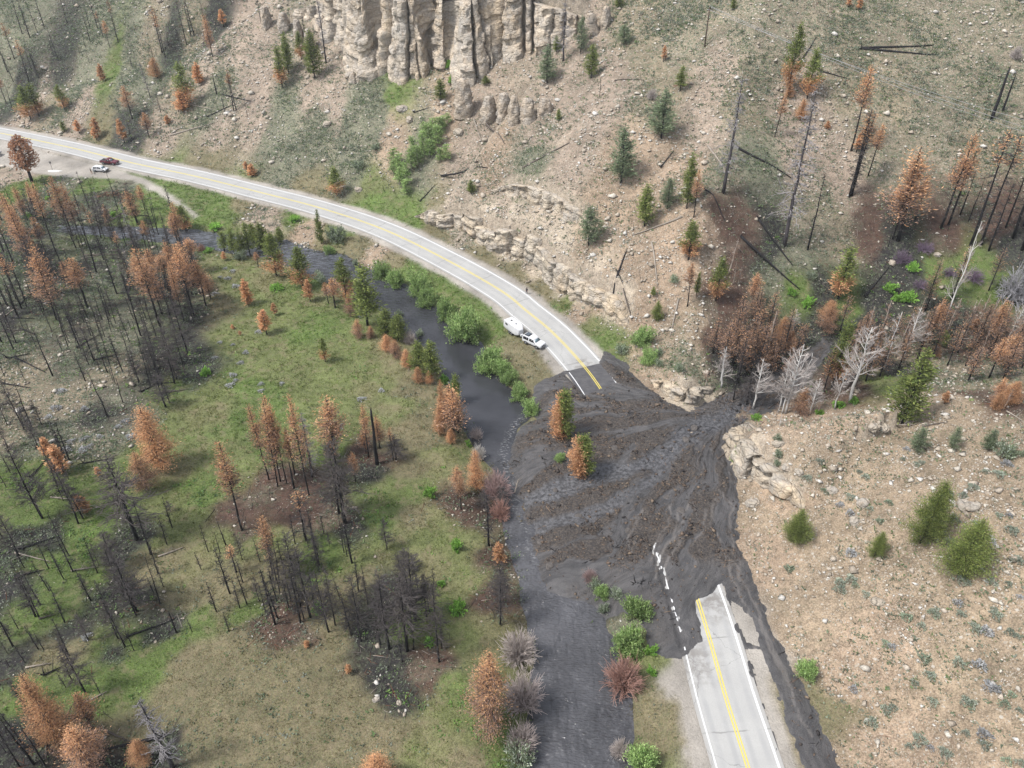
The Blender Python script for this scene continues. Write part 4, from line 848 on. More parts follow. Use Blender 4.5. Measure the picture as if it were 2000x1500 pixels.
T_('beside the dry gully at upper left', 'trees beside the dry gully', 0, 0, Q, [('orange', 1640, 442, 105), ('orange_small', 1725, 212, 70, 30), ('orange_full', 1215, 605, 440, 52), ('orange_small', 797, 627, 490, 26), ('grey', 1160, 757, 470), ('snag', 1020, 530, 420), ('orange_small', 1540, 646, 480, 36), ('stub', 1672, 727, 575), ('snag', 955, 655, 560)])
T_('on the slope above the road at left', 'trees above the road at left', 0, 0, Q, [('half', 1445, 832, 470, 72), ('orange_small', 1415, 862, 700, 50), ('orange_top', 1822, 857, 530), ('orange_top', 1806, 862, 560), ('snag', 1738, 887, 730), ('snag', 1910, 907, 750), ('half', 240, 927, 655, 62), ('half', 305, 900, 640, 62), ('half', 500, 852, 650, 40), ('snag', 95, 832, 640),
  ('orange', 50, 800, 560), ('orange', 1022, 922, 655, 50), ('snag', 922, 880, 740), ('snag', 1018, 970, 880), ('orange', 1152, 1062, 862, 40), ('orange_small', 962, 1107, 915, 32), ('snag', 1016, 1088, 930), ('orange_small', 765, 1062, 905, 38), ('orange_small', 615, 1032, 925, 30), ('green', 500, 1022, 930, 28), ('orange_small', 745, 1082, 985, 36),
  ('orange_small', 1300, 962, 885, 24), ('orange_small', 1950, 1362, 1260, 30), ('orange_small', 1905, 1322, 1245, 26), ('snag', 1240, 870, 720), ('snag', 1180, 450, 340)])
T_('at the edge of the gravel pull-out', 'trees at the pull-out', 0, 0, Q, [('broadleaf', 250, 1402, 1062, 74)])
T_('left of the tall cliff', 'trees left of the cliff', 500, 0, Q, [('half', 205, 677, 350, 62), ('green', 255, 578, 250, 50), ('green', 455, 612, 225, 62), ('half', 350, 458, 240, 38), ('green', 700, 222, -20, 50), ('bluegreen', 560, 192, 15, 36), ('green', 640, 102, -30, 30), ('grey', 540, 492, -60), ('snag', 40, 182, -60), ('snag', 380, 300, 90), ('orange_top', 10, 60, -90)])
T_('on the slope below the tall cliff', 'plants below the cliff', 500, 0, Q, [('green', 1425, 782, 605, 44), ('juniper', 1770, 657, 585, 36), ('half', 622, 1510, 1285, 55), ('green', 1660, 1500, 1385, 32), ('olive', 790, 1300, 1240, 50), ('olive', 920, 1160, 1110, 40), ('bright', 1500, 520, 460, 40), ('bright', 1530, 640, 560, 50)])
T_('in the sapling thicket under the cliff', 'aspen saplings in the thicket', 500, 0, Q, [('sapling', x, y, y-h, 46) for x, y, h in ((1070, 1290, 150), (1110, 1370, 190), (1160, 1450, 200), (1110, 1440, 150), (1200, 1330, 190), (1250, 1290, 170), (1215, 1240, 190), (1290, 1200, 200), (1330, 1130, 180), (1370, 1060, 150), (1420, 1040, 140), (1400, 1130, 170), (1340, 1220, 150), (1440, 1000, 110), (1470, 1240, 130), (1420, 1250, 110), (1160, 1500, 120), (1300, 1060, 120), (1480, 960, 90), (1060, 1360, 120))])
T_('on the open hillside right of the cliff', 'trees on the hillside right of the cliff', 1000, 0, Q, [('green', 820, 72, -60, 50), ('bluegreen', 270, 642, 345, 80), ('green', 342, 402, 280, 36), ('grey', 395, 472, -20, 50), ('bluegreen', 530, 422, 125, 50), ('green', 610, 607, 335, 50), ('bluegreen', 860, 352, 185, 50), ('green', 1295, 705, 505, 50), ('bluegreen', 1150, 1072, 675, 110),
  ('bluegreen', 838, 1412, 955, 115), ('green', 360, 937, 838, 22), ('green', 1700, 82, -20, 36), ('grey', 1625, 1482, 590), ('orange_small', 1165, 480, 350, 24), ('snag', 1085, 630, 530), ('snag', 675, 750, 560), ('bare', 1075, 770, 650, 40)])
T_('on the hillside above the bend', 'trees on the hillside above the bend', 1000, 370, Q, [('green', 1020, 290, -40, 72), ('bluegreen', 1195, 152, -90, 62), ('green', 1345, 150, -280, 62), ('orange', 1400, 220, -160, 46), ('half', 1360, 540, 240, 72), ('bluegreen', 590, 432, 120, 82), ('green', 1085, 832, 750, 32), ('juniper', 1112, 1012, 860, 46), ('olive', 1250, 722, 640, 36)])
T_('beside the road ditch by the mud', 'shrubs beside the road ditch', 1000, 370, Q, [('willow', 1000, 1200, 980, 80), ('willow', 1050, 1340, 1120, 62), ('olive', 845, 1272, 1150, 46), ('olive', 1125, 1292, 1160, 40), ('olive', 1290, 1400, 1340, 36), ('olive', 1130, 1360, 1310, 36)])
T_('on the slope left of the burned gully', 'trees left of the burned gully', 1000, 370, Q, [('orange', 1352, 902, 570), ('green', 1420, 832, 630, 30), ('half', 1570, 860, 520, 62), ('tan_aspen', 1590, 540, 440), ('tan_aspen', 1700, 740, 560), ('tan_aspen', 1740, 740, 590), ('tan_aspen', 1670, 660, 370), ('orange', 1850, 900, 640, 60), ('tan_aspen', 1480, 1480, 1380), ('aspen', 1605, 1490, 1230), ('orange_full', 1370, 520, 400, 60)])
T_('on the upper right slope', 'trees on the upper right slope', 1500, 0, Q, [('half', 150, 722, 170, 62), ('half', 300, 762, 370, 62), ('orange', 50, 1062, 720, 40), ('orange_full', 245, 930, 760, 45), ('orange', 640, 1165, 500, 72), ('orange_small', 680, 1172, 1025, 36), ('orange', 770, 1360, 950, 50), ('orange_small', 450, 1000, 930, 20), ('stub', 1725, 922, 525), ('stub', 1810, 857, 590), ('tan_aspen', 350, 110, -40), ('tan_aspen', 470, 150, 10), ('orange_small', 620, 60, -30, 26), ('orange_small', 700, 90, -20, 26), ('tan_aspen', 920, 750, 660), ('tan_aspen', 1020, 740, 650), ('bare', 1900, 460, 340, 46), ('orange_full', 150, 760, 640, 60)])
T_('on the right slope above the burned gully', 'trees above the burned gully', 1500, 370, Q, [('grey', 130, 442, -790), ('snag', 303, 472, -130), ('orange_top', 625, 52, -620), ('orange_top', 650, 52, -540), ('orange_top', 640, 40, -600), ('orange', 990, 397, -325, 150), ('orange', 960, 390, -150, 70), ('stub', 925, 445, 330), ('orange', 1130, 255, -100, 50), ('orange', 1330, 302, -440, 90), ('orange_top', 1385, 282, -330), ('snag', 1410, 232, -200), ('orange_top', 1555, 432, -480), ('orange_top', 1645, 432, -430), ('snag', 1700, 472, -60), ('snag', 1830, 300, -330), ('orange_top', 1890, 380, -400), ('snag', 1960, 300, -260), ('snag', 1545, 250, -100), ('snag', 1480, 200, -150), ('orange_top', 1960, 470, -250), ('snag', 1380, 330, 200)])
T_('beside the burned side gully', 'trees beside the burned gully', 1500, 370, Q, [('half', 540, 850, 430, 100), ('orange_full', 455, 1010, 850, 72), ('brown', 1410, 852, 430, 62), ('brown', 1700, 782, 440, 50), ('brown', 1200, 942, 530, 60), ('stub', 1215, 940, 760), ('tangle', 1900, 850, 560, 150), ('tan_aspen', 1300, 700, 540), ('lilac', 1030, 560, 460, 70), ('lilac', 1200, 480, 390, 70), ('lilac', 1170, 760, 690, 60), ('lilac', 1400, 660, 600, 60), ('bright', 1080, 850, 790, 60), ('bright', 1000, 860, 800, 50), ('bright', 1110, 620, 560, 50), ('bright', 300, 900, 840, 50), ('bright', 180, 810, 760, 40), ('olive', 330, 700, 640, 40), ('bright', 930, 780, 720, 50), ('lilac', 1580, 700, 600, 80)])
T_('in the row of bare aspens by the gully', 'bare aspens by the gully', 1500, 370, Q, [('aspen', 892, 1390, 950), ('aspen', 1042, 1302, 900), ('aspen', 1336, 1082, 240, 60), ('tan_aspen', 1520, 1152, 850), ('tan_aspen', 1400, 1085, 870), ('tan_aspen', 1660, 1132, 880), ('tan_aspen', 1690, 1140, 900), ('tan_aspen', 1750, 1192, 860), ('tan_aspen', 1775, 1200, 890), ('aspen', 1862, 1132, 870), ('tan_aspen', 1610, 1100, 820), ('tan_aspen', 1330, 1085, 850), ('tan_aspen', 1180, 1170, 940), ('tan_aspen', 1220, 1140, 900), ('tan_aspen', 1890, 1140, 980), ('orange', 1700, 1232, 850, 60), ('orange_small', 1580, 1100, 1000, 40), ('orange', 1240, 1190, 840, 62), ('green', 1330, 1210, 1090, 60), ('orange_full', 1290, 1290, 1190, 70)])
N5 = 5.0
T_('in the stand at the gully mouth', 'scorched trees at the gully mouth', 1300, 560, N5, [('brown', 850, 330, 10, 120), ('brown', 720, 872, 370, 90), ('brown', 830, 822, 330, 80), ('orange_top', 880, 660, 200), ('tan_aspen', 965, 800, 250), ('orange_full', 1110, 560, 290, 80), ('orange_full', 1200, 620, 430, 72), ('brown', 1330, 570, 350, 60), ('orange_full', 1560, 440, 140, 90), ('half', 1610, 1010, 330, 110), ('brown', 660, 760, 330, 70), ('brown', 780, 880, 420, 70), ('brown', 930, 900, 560, 80), ('brown', 1010, 860, 520, 80), ('brown', 1080, 760, 420, 70), ('brown', 900, 760, 360, 60), ('brown', 1540, 1030, 560, 70), ('snag', 660, 1120, 700), ('snag', 830, 1120, 640), ('snag', 700, 960, 560), ('bushy_snag', 790, 1160, 850, 110), ('snag', 1650, 970, 780), ('snag', 1720, 980, 820), ('aspen', 1240, 440, 220), ('brown', 1640, 990, 520, 70), ('orange_full', 1300, 1250, 980, 90), ('brown', 1850, 560, 330, 70), ('brown', 1940, 470, 220, 70), ('brown', 1170, 900, 680, 70), ('brown', 610, 640, 300, 70)])
T_('at the gully mouth next to the mud', 'bare aspens at the gully mouth', 1300, 560, N5, [('aspen', 540, 995, 590), ('aspen', 1098, 1232, 730), ('aspen', 1172, 1245, 560), ('aspen', 1135, 1240, 820), ('aspen', 1405, 1255, 900), ('aspen', 1440, 1200, 960), ('aspen', 1800, 1140, 400), ('aspen', 1815, 1010, 780), ('tan_aspen', 735, 1345, 1160), ('tan_aspen', 775, 1300, 1130), ('tan_aspen', 715, 1350, 1230), ('aspen', 1108, 1370, 1250), ('tan_aspen', 1480, 1250, 1130), ('tan_aspen', 390, 980, 800), ('tan_aspen', 470, 900, 780), ('tan_aspen', 1700, 1130, 1010), ('tan_aspen', 1075, 1260, 1120), ('grey', 1400, 960, 780), ('bright', 1500, 1250, 1200, 40), ('bright', 1690, 1180, 1120, 60), ('bright', 1840, 1140, 1080, 50), ('bright', 880, 1290, 1250, 50)])
T_('on the stony slope right of the mud', 'conifers on the right slope', 1500, 740, Q, [('juniper', 1170, 1275, 795, 134), ('juniper', 1460, 1530, 1100, 158), ('juniper', 195, 1272, 1010, 85), ('juniper', 812, 1385, 1180, 58), ('green', 1030, 345, -220, 110), ('bluegreen', 1140, 560, 380, 60), ('bluegreen', 1408, 552, 370, 42), ('bluegreen', 1690, 545, 395, 62), ('olive', 1820, 612, 510, 80), ('olive', 1960, 600, 540, 30), ('orange_full', 1860, 200, 20, 80), ('tan_aspen', 1810, 240, 70), ('orange_small', 1360, 190, 100, 60), ('olive', 65, 490, 430, 36), ('olive', 80, 600, 550, 36), ('olive', 70, 670, 620, 30), ('tan_aspen', 550, 190, 130), ('tan_aspen', 660, -40, -140), ('orange_full', 1750, 240, 100, 80)])
T_('at the foot of the right slope', 'shrubs at the foot of the right slope', 1500, 1120, Q, [('willow', 290, 792, 590, 86)])
T_('on the right slope among grey sagebrush', 'small trees at the right edge', 1900, 640, 2.0, [('orange', 60, 200, 40, 36), ('orange', 120, 160, 20, 36), ('orange_full', 90, 290, 200, 50), ('tan_aspen', 30, 120, 10), ('tan_aspen', 150, 120, 20)])
T_('standing in the mud flow', 'plants left standing in the mud', 1000, 740, Q, [('side', 395, 462, 100, 88), ('side', 540, 742, 445, 92), ('willow', 368, 642, 550, 46)])
T_('on the roadside bluff above the mud', 'plants on the bluff', 1000, 740, Q, [('willow', 1742, 640, 500, 52)])
T_('along the river below the road bend', 'willows along the road side of the river', 500, 370, Q, [('willow', 570, 502, 405, 40), ('green', 505, 422, 158, 30), ('willow', 980, 690, 515, 76), ('willow', 1075, 750, 610, 72), ('willow', 1265, 800, 655, 82), ('willow', 1315, 895, 760, 72), ('willow', 1465, 995, 850, 82), ('willow', 1610, 1160, 945, 142), ('willow', 1800, 1395, 1155, 102), ('willow', 1905, 1440, 1205, 72), ('olive', 765, 580, 535, 24), ('olive', 510, 725, 665, 34), ('olive', 620, 400, 260, 70), ('bright', 300, 240, 200, 50)])
T_('where the river meets the mud', 'willows where the river meets the mud', 1000, 740, Q, [('willow', -20, 30, -70, 62), ('willow', 60, 160, 0, 72), ('willow', 145, 270, 70, 62), ('willow', -90, -40, -150, 60)])
T_('on the upper river below the road', 'pines across the upper river', 500, 370, Q, [('green', 60, 480, 255, 62), ('green', 190, 420, 290, 60), ('green', 130, 460, 330, 50), ('green', -15, 420, 260, 45)])
T_('on the meadow bank of the river', 'trees on the meadow bank of the river', 500, 370, Q, [('half', 160, 672, 340, 76), ('half', 360, 760, 440, 82), ('orange_small', 420, 865, 695, 42), ('orange', 560, 880, 720, 52), ('orange', 612, 920, 690, 62), ('half', 700, 870, 520, 72), ('green', 860, 1050, 580, 118), ('orange_full', 730, 980, 790, 40), ('green', 1010, 1130, 920, 90), ('green', 1100, 1170, 960, 72), ('orange_full', 790, 1140, 1000, 72), ('orange_full', 890, 1150, 1050, 50), ('orange_full', 1010, 1250, 1120, 72), ('orange_full', 1080, 1300, 1160, 82), ('orange_full', 1165, 1370, 1230, 50), ('green', 1260, 1430, 1170, 62), ('green', 1355, 1470, 1165, 82), ('orange_full', 1250, 1490, 1370, 60), ('orange_full', 1340, 1500, 1400, 60), ('bright', 160, 770, 725, 50), ('bare', 1190, 1190, 1020, 50), ('olive', 1110, 980, 890, 30), ('olive', 1260, 1130, 1070, 30), ('orange', 20, 600, 480, 50), ('olive', 480, 690, 640, 40), ('bright', 1450, 1490, 1380, 40)])
T_('on the open green meadow', 'small scorched pines on the meadow', 500, 370, Q, [('orange_small', 85, 1120, 930, 50), ('orange_small', 148, 972, 875, 25), ('half', 535, 1332, 1140, 36), ('orange_small', -60, 890, 690, 42), ('orange_small', -180, 1075, 1040, 14), ('orange_small', -120, 1130, 1090, 14)])
T_('at the river edge by the meadow', 'trees at the river edge', 500, 740, Q, [('orange', 1495, 400, 60, 92), ('orange', 1535, 442, 70, 92), ('orange_full', 1440, 400, 10, 50), ('green', 1540, 190, -40, 46), ('orange_full', 1420, 440, 200, 50), ('orange_full', 1500, 490, 380, 42), ('pale', 1720, 612, 470, 58), ('bare', 1700, 460, 310, 50), ('pink', 1850, 900, 590, 112), ('pink', 1880, 1070, 840, 82), ('bushy_snag', 1560, 420, 240, 80), ('bright', 1640, 520, 470, 26), ('bushy_snag', 1900, 990, 830, 80), ('snag', 1797, 1290, 880)])
T_('near the river on the meadow', 'two-trunk scorched pines near the river', 500, 740, Q, [('orange_full', 1700, 852, 550, 76), ('orange', 1555, 920, 670, 50), ('orange', 1580, 1010, 740, 46), ('orange_small', 1870, 1420, 1260, 44), ('bushy_snag', 1760, 1010, 850, 50)])
T_('in the tall clump on the meadow', 'scorched clump on the meadow', 500, 740, Q, [('orange', 165, 830, 150, 62), ('orange', 190, 792, 130, 62), ('orange', 240, 812, 190, 50), ('orange', 300, 740, 360, 56), ('orange', 410, 900, 125, 62), ('grey', 432, 760, 270, 62), ('orange', 620, 590, 135, 102), ('stub', 295, 850, 650), ('orange_top', 395, 1250, 850, 76), ('bushy_snag', 690, 1110, 470, 150), ('bushy_snag', 640, 1040, 520, 120), ('snag', 525, 1200, 1030), ('orange_full', 590, 620, 450, 46), ('orange', 770, 800, 560, 40), ('orange', 100, 780, 200, 60)])
T_('around the tallest black snag on the meadow', 'trees around the black snag', 500, 740, Q, [('stub', 935, 660, 245), ('orange', 870, 612, 205, 50), ('orange', 955, 540, 285, 50), ('orange_top', 1058, 635, 370), ('bushy_snag', 1080, 630, 430, 72), ('orange', 850, 560, 400, 42)])
T_('at the lower end of the meadow', 'burned trees at the lower meadow', 500, 740, Q, [('orange', 130, 1500, 1060, 70), ('snag', 215, 1480, 1230), ('bushy_snag', 300, 1520, 1180, 80), ('snag', 525, 1500, 1380), ('bushy_snag', 1150, 1490, 1310, 72), ('snag', 820, 1500, 1410), ('bright', 1545, 1310, 1240, 52), ('bright', 1335, 900, 830, 50)])
T_('on the meadow left of the tall clump', 'scorched pines left of the clump', 0, 740, Q, [('orange_full', 1250, 690, 215, 150), ('orange_full', 1130, 860, 570, 100), ('orange', 1870, 1170, 470, 90), ('orange_small', 490, 730, 510, 60), ('orange_small', 385, 600, 450, 40), ('bushy_snag', 1060, 1240, 610, 190), ('bushy_snag', 900, 1460, 1190, 120), ('orange_small', 640, 1040, 900, 50), ('orange_small', 680, 1030, 910, 30), ('orange_top', 1830, 1500, 1290, 70), ('orange_small', 770, 760, 680, 26), ('snag', 830, 290, -60), ('snag', 950, 185, -40), ('bushy_snag', 1280, 220, -30, 90), ('snag', 1310, 190, 0)])
T_('on the green slope at the left edge', 'black snags at the left edge', 0, 740, Q, [('bushy_snag', 330, 1080, 490, 110), ('snag', 607, 1122, 790), ('snag', 380, 1470, 1240), ('snag', 565, 1490, 1220), ('snag', 470, 1500, 1300), ('snag', 185, 365, 200), ('snag', 1290, 1280, 1060), ('snag', 1330, 1150, 900), ('snag', 1610, 1340, 1120), ('snag', 1700, 1350, 1170), ('snag', 1745, 1290, 1060), ('snag', 1555, 1480, 1330), ('snag', 660, 500, 410), ('bushy_snag', 1320, 1030, 940, 30)])
T_('in the lower left burned woods', 'black snags in the lower left', 0, 1120, Q, [('snag', 500, 380, 100), ('snag', 145, 435, 280), ('snag', 300, 590, 400), ('snag', 340, 592, 440), ('snag', 150, 630, 480), ('stub', 80, 730, 660), ('snag', 560, 830, 630), ('snag', 1035, 600, 410), ('stub', 1365, 465, 300), ('bushy_snag', 1060, 300, -120, 120), ('snag', 1190, 160, 10), ('snag', 1260, 105, -60), ('snag', 1670, 300, 60), ('snag', 1770, 455, 290), ('snag', 1905, 240, -70), ('snag', 1850, 270, 60), ('snag', 780, 940, 780), ('orange', 745, 1262, 930, 90), ('orange_full', 480, 1330, 800, 150), ('orange_full', 700, 1500, 1210, 160), ('orange_full', 1120, 1460, 1290, 75), ('grey', 1345, 1500, 960, 110), ('snag', 200, 1350, 1000), ('snag', 262, 1475, 1080), ('snag', 160, 1500, 1180), ('snag', 290, 1170, 860), ('snag', 270, 900, 760), ('snag', 360, 1500, 1160), ('snag', 400, 1200, 1000), ('snag', 70, 1350, 1150), ('snag', 200, 700, 560), ('snag', 1480, 450, 330), ('snag', 60, 620, 520)])
T_('in the burned group in the lower middle', 'burned group in the lower middle', 500, 1120, Q, [('snag', 150, 400, -40), ('snag', 185, 160, -60), ('bushy_snag', 270, 220, -90, 70), ('bushy_snag', 420, 340, -160, 110), ('snag', 460, 290, 0), ('bushy_snag', 610, 400, -50, 72), ('bushy_snag', 800, 470, 20, 82), ('bushy_snag', 1030, 580, 0, 130), ('bushy_snag', 1165, 600, 30, 140), ('bushy_snag', 1200, 450, -30, 100), ('bushy_snag', 1415, 690, 80, 92), ('snag', 865, 240, -10), ('snag', 960, 560, 330), ('orange_small', 715, 780, 705, 28), ('orange_small', 395, 575, 520, 20), ('snag', 1260, 1050, 930), ('stub', 790, 500, 440)])
T_('on the lower meadow beside the river', 'plants on the lower river bank', 500, 1120, Q, [('orange_full', 1800, 1180, 610, 180), ('bright', 1555, 290, 185, 62), ('bright', 480, 290, 230, 50), ('orange_full', 950, 1640, 1410, 130), ('bright', 1330, 300, 220, 30), ('bright', 1430, 90, 50, 30), ('bushy_snag', 1880, 230, -20, 90), ('bright', 1340, 540, 470, 40)])
T_('on the left bank of the lower river', 'bare willows on the left bank', 1000, 1120, Q, [('bare', 55, 650, 150, 150), ('bare', 70, 1015, 715, 170), ('bare', 70, 1350, 1110, 130), ('bushy_snag', -90, 400, -100, 80), ('olive', 60, 1480, 1370, 110)])
T_('on the right bank of the lower river', 'shrubs on the right bank', 1000, 1120, Q, [('olive', 645, 110, 10, 52), ('olive', 700, 300, 190, 44), ('willow', 690, 180, 90, 60), ('willow', 960, 330, 200, 105), ('willow', 890, 600, 340, 115), ('willow', 850, 560, 430, 70), ('pink', 850, 870, 610, 150), ('willow', 990, 1500, 1215, 130), ('bare', 830, 1400, 1200, 80), ('pink', 600, 60, -30, 60), ('olive', 800, 190, 120, 50), ('bright', 1060, 620, 540, 50), ('bright', 1080, 780, 730, 40), ('willow', 950, 660, 560, 50)])
E_ = [('orange', 445, 1007, 435, 80), ('orange', 680, 917, 520, 90), ('orange', 545, 742, 555, 50), ('orange_top', 165, 917, 490), ('snag', 147, 992, 650), ('orange', 265, 642, 50, 62), ('orange', 255, 590, 110, 62), ('orange', 430, 480, -60, 50), ('snag', 745, 642, 160), ('orange', 562, 362, -110, 62), ('orange', 600, 330, -60, 46),
      ('snag', 640, 440, 210), ('snag', 800, 545, 280), ('snag', 815, 530, 300), ('orange_top', 790, 500, 160), ('snag', 607, 150, -30), ('snag', 975, 440, 175), ('grey', 1050, 500, 100), ('snag', 1050, 502, 280), ('orange_top', 960, 580, 320), ('orange', 860, 330, 110), ('orange', 1300, 780, 500, 72), ('orange', 1165, 470, 235, 36), ('snag', 1200, 370, 90), ('snag', 1230, 380, 120), ('orange', 1395, 450, 100, 56), ('orange', 1380, 440, 200, 50), ('half', 1440, 330, 120, 62), ('half', 1405, 310, 130, 50),
      ('orange', 1590, 900, 540, 66), ('orange', 1625, 850, 640, 52), ('orange', 1500, 640, 370, 72), ('orange', 1500, 990, 430, 72), ('orange', 1480, 930, 400, 72), ('orange', 1240, 1060, 440, 92), ('orange', 1250, 960, 530, 66), ('orange', 1350, 720, 400, 60), ('orange', 1420, 1020, 560, 46), ('snag', 1135, 930, 640), ('snag', 1085, 1130, 640), ('grey', 1000, 620, 430), ('grey', 930, 640, 540), ('snag', 1000, 860, 640), ('snag', 840, 860, 690), ('snag', 850, 980, 700),
      ('snag', 790, 1010, 760), ('snag', 650, 1030, 820), ('snag', 720, 1320, 1080), ('snag', 910, 1320, 1110), ('snag', 830, 1420, 1130), ('snag', 660, 1480, 1240), ('snag', 890, 1500, 1280), ('bushy_snag', 1410, 1350, 1060, 50), ('bushy_snag', 1365, 1470, 1280, 60), ('snag', 1080, 1200, 1010), ('snag', 1010, 1080, 990), ('snag', 1290, 1320, 1180), ('snag', 1170, 1400, 1220), ('snag', 590, 1170, 900), ('snag', 630, 1210, 980), ('snag', 405, 1110, 920), ('snag', 40, 1450, 1290), ('snag', 60, 1070, 880), ('stub', 235, 800, 690),
      ('snag', 130, 970, 720), ('snag', 340, 980, 800), ('snag', 440, 700, 470), ('snag', 480, 600, 330), ('snag', 300, 560, 330), ('orange', 360, 500, 210, 50), ('orange', 310, 640, 360, 40), ('orange_top', 100, 560, 200), ('orange', 30, 480, 130, 60), ('orange', 1060, 270, 0, 50), ('orange', 1120, 160, -40, 36), ('grey', 800, 260, -20), ('orange_top', 870, 420, 230), ('orange', 200, 480, 150, 50), ('orange', 120, 330, 20, 46), ('orange', 215, 250, -30, 44), ('orange', 290, 200, -60, 40), ('orange_top', 700, 300, 100), ('snag', 930, 520, 330), ('snag', 1150, 620, 420), ('orange', 1110, 760, 500, 60), ('orange', 1200, 720, 460, 60), ('orange', 1190, 850, 560, 60), ('snag', 1210, 1150, 860), ('snag', 1030, 1000, 760), ('snag', 700, 1130, 880), ('snag', 760, 1260, 1020), ('snag', 480, 1250, 1090), ('snag', 560, 1100, 850), ('snag', 1090, 540, 380), ('snag', 380, 830, 560)]
def sub(x, y):
    if y < 470: return 'in the far burned stand left of the river', 'far burned stand'
    if x > 1080 and y < 1060: return 'in the stand at the meadow edge', 'burned stand at the meadow edge'
    if y < 800: return 'in the middle of the burned stand', 'middle of the burned stand'
    return 'in the near burned stand', 'near burned stand'
for r in E_:
    pl, gp_ = sub(r[1], r[2]); T_(pl, gp_, 0, 370, Q, [r])
T_('among the pines on the upper river bank', 'pines on the upper river bank', 0, 370, Q, [('green', 1735, 480, 320, 50), ('green', 1810, 500, 300, 46), ('green', 1870, 520, 330, 40), ('green', 1930, 510, 250, 56), ('orange_small', 1735, 550, 480, 30), ('olive', 1850, 540, 480, 50), ('bright', 870, 210, 170, 30), ('bright', 230, 215, 175, 30), ('bright', 372, 80, 50, 26), ('pink', 1560, 480, 380, 30), ('bright', 1600, 490, 460, 40), ('bright', 1660, 300, 260, 60), ('bright', 1590, 1430, 1370, 40)])
T_('in the side gully', 'brown pines in the side gully', 0, 0, 1, [('brown', x, y, y-h, w_) for x, y, h, w_ in ((1392, 690, 70, 14), (1412, 720, 95, 16), (1430, 700, 100, 15), (1462, 705, 105, 15), (1480, 728, 100, 17), (1500, 700, 95, 15), (1530, 690, 90, 15), (1548, 715, 85, 14), (1472, 660, 95, 16), (1500, 650, 90, 15), (1440, 660, 90, 15), (1640, 745, 95, 16), (1660, 770, 85, 15), (1640, 650, 75, 14))])
T_('among the gully aspens', 'brown pines among the gully aspens', 0, 0, 1, [('brown', x, y, y-h, w_) for x, y, h, w_ in ((1705, 700, 80, 15), (1735, 690, 80, 14), (1690, 745, 80, 15), (1765, 670, 75, 14), (1800, 680, 80, 15), (1830, 665, 75, 14), (1870, 690, 80, 15), (1910, 670, 80, 15), (1945, 660, 75, 14), (1985, 680, 85, 15), (1890, 745, 70, 18), (1960, 740, 75, 18))])
T_('among the gully aspens', 'slender aspens in the side gully', 0, 0, 1, [('tan_aspen', x, y, y-h) for x, y, h in ((1690, 670, 70), (1720, 660, 72), (1750, 700, 80), (1780, 650, 70), (1815, 655, 70), (1850, 650, 68), (1880, 660, 75), (1925, 650, 72), (1960, 690, 80), (1990, 640, 70))])
T_('filling the gully to the right edge', 'brown pines filling the gully', 0, 0, 1, [('brown', x, y, y-h, w_) for x, y, h, w_ in ((1655, 715, 85, 15), (1675, 690, 80, 15), (1690, 720, 85, 15), (1718, 735, 80, 15), (1755, 720, 78, 14), (1790, 705, 80, 15), (1820, 700, 80, 14), (1850, 715, 80, 15), (1885, 715, 78, 14), (1930, 700, 80, 15), (1970, 705, 84, 15), (1995, 720, 80, 15))])
T_('at the gully mouth', 'white aspens at the gully mouth', 0, 0, 1, [('aspen', 1470, 800, 700), ('aspen', 1560, 790, 690), ('aspen', 1630, 800, 720)])
ORD = ['leftmost', 'second from left', 'third from left', 'fourth from left', 'fifth from left', 'sixth from left', 'seventh from left', 'eighth from left', 'ninth from left', 'tenth from left', 'eleventh from left', 'twelfth from left', 'thirteenth from left', 'fourteenth from left', 'fifteenth from left', 'sixteenth from left', 'seventeenth from left', 'eighteenth from left', 'nineteenth from left', 'twentieth from left'] + [f'{a}-{b} from left' for a in ('twenty', 'thirty') for b in ('first', 'second', 'third', 'fourth', 'fifth', 'sixth', 'seventh', 'eighth', 'ninth')]
cl = {}
for i, t in enumerate(TREES): cl.setdefault((t[0], KIND[t[2]][2]), []).append(i)
LAB = {}
for (pl, desc), ids in cl.items():
    ids.sort(key=lambda i: TREES[i][3])
    for k, i in enumerate(ids):
        if len(ids) == 1: LAB[i] = f'{desc} {pl}'
        elif len(ids) == 2: LAB[i] = f'{desc} {pl}, ' + ('the left one' if k == 0 else 'the right one')
        else: LAB[i] = f'{desc} {pl}, ' + ('rightmost' if k == len(ids)-1 else ORD[k])
def _rad(ms):
    r = []
    for m in ms:
        if m is None: continue
        a = np.empty(len(m.vertices)*3, np.float32); m.vertices.foreach_get('co', a); a = a.reshape(-1, 3); r.append(np.percentile(np.hypot(a[:, 0], a[:, 1]), 93))
    return max(r)
RAD = {k: max(.05, float(np.mean([_rad(v) for v in vs]))) for k, vs in PROTO.items()}
bases = hit([t[3] for t in TREES], [t[4] for t in TREES])
rgT = random.Random(7)
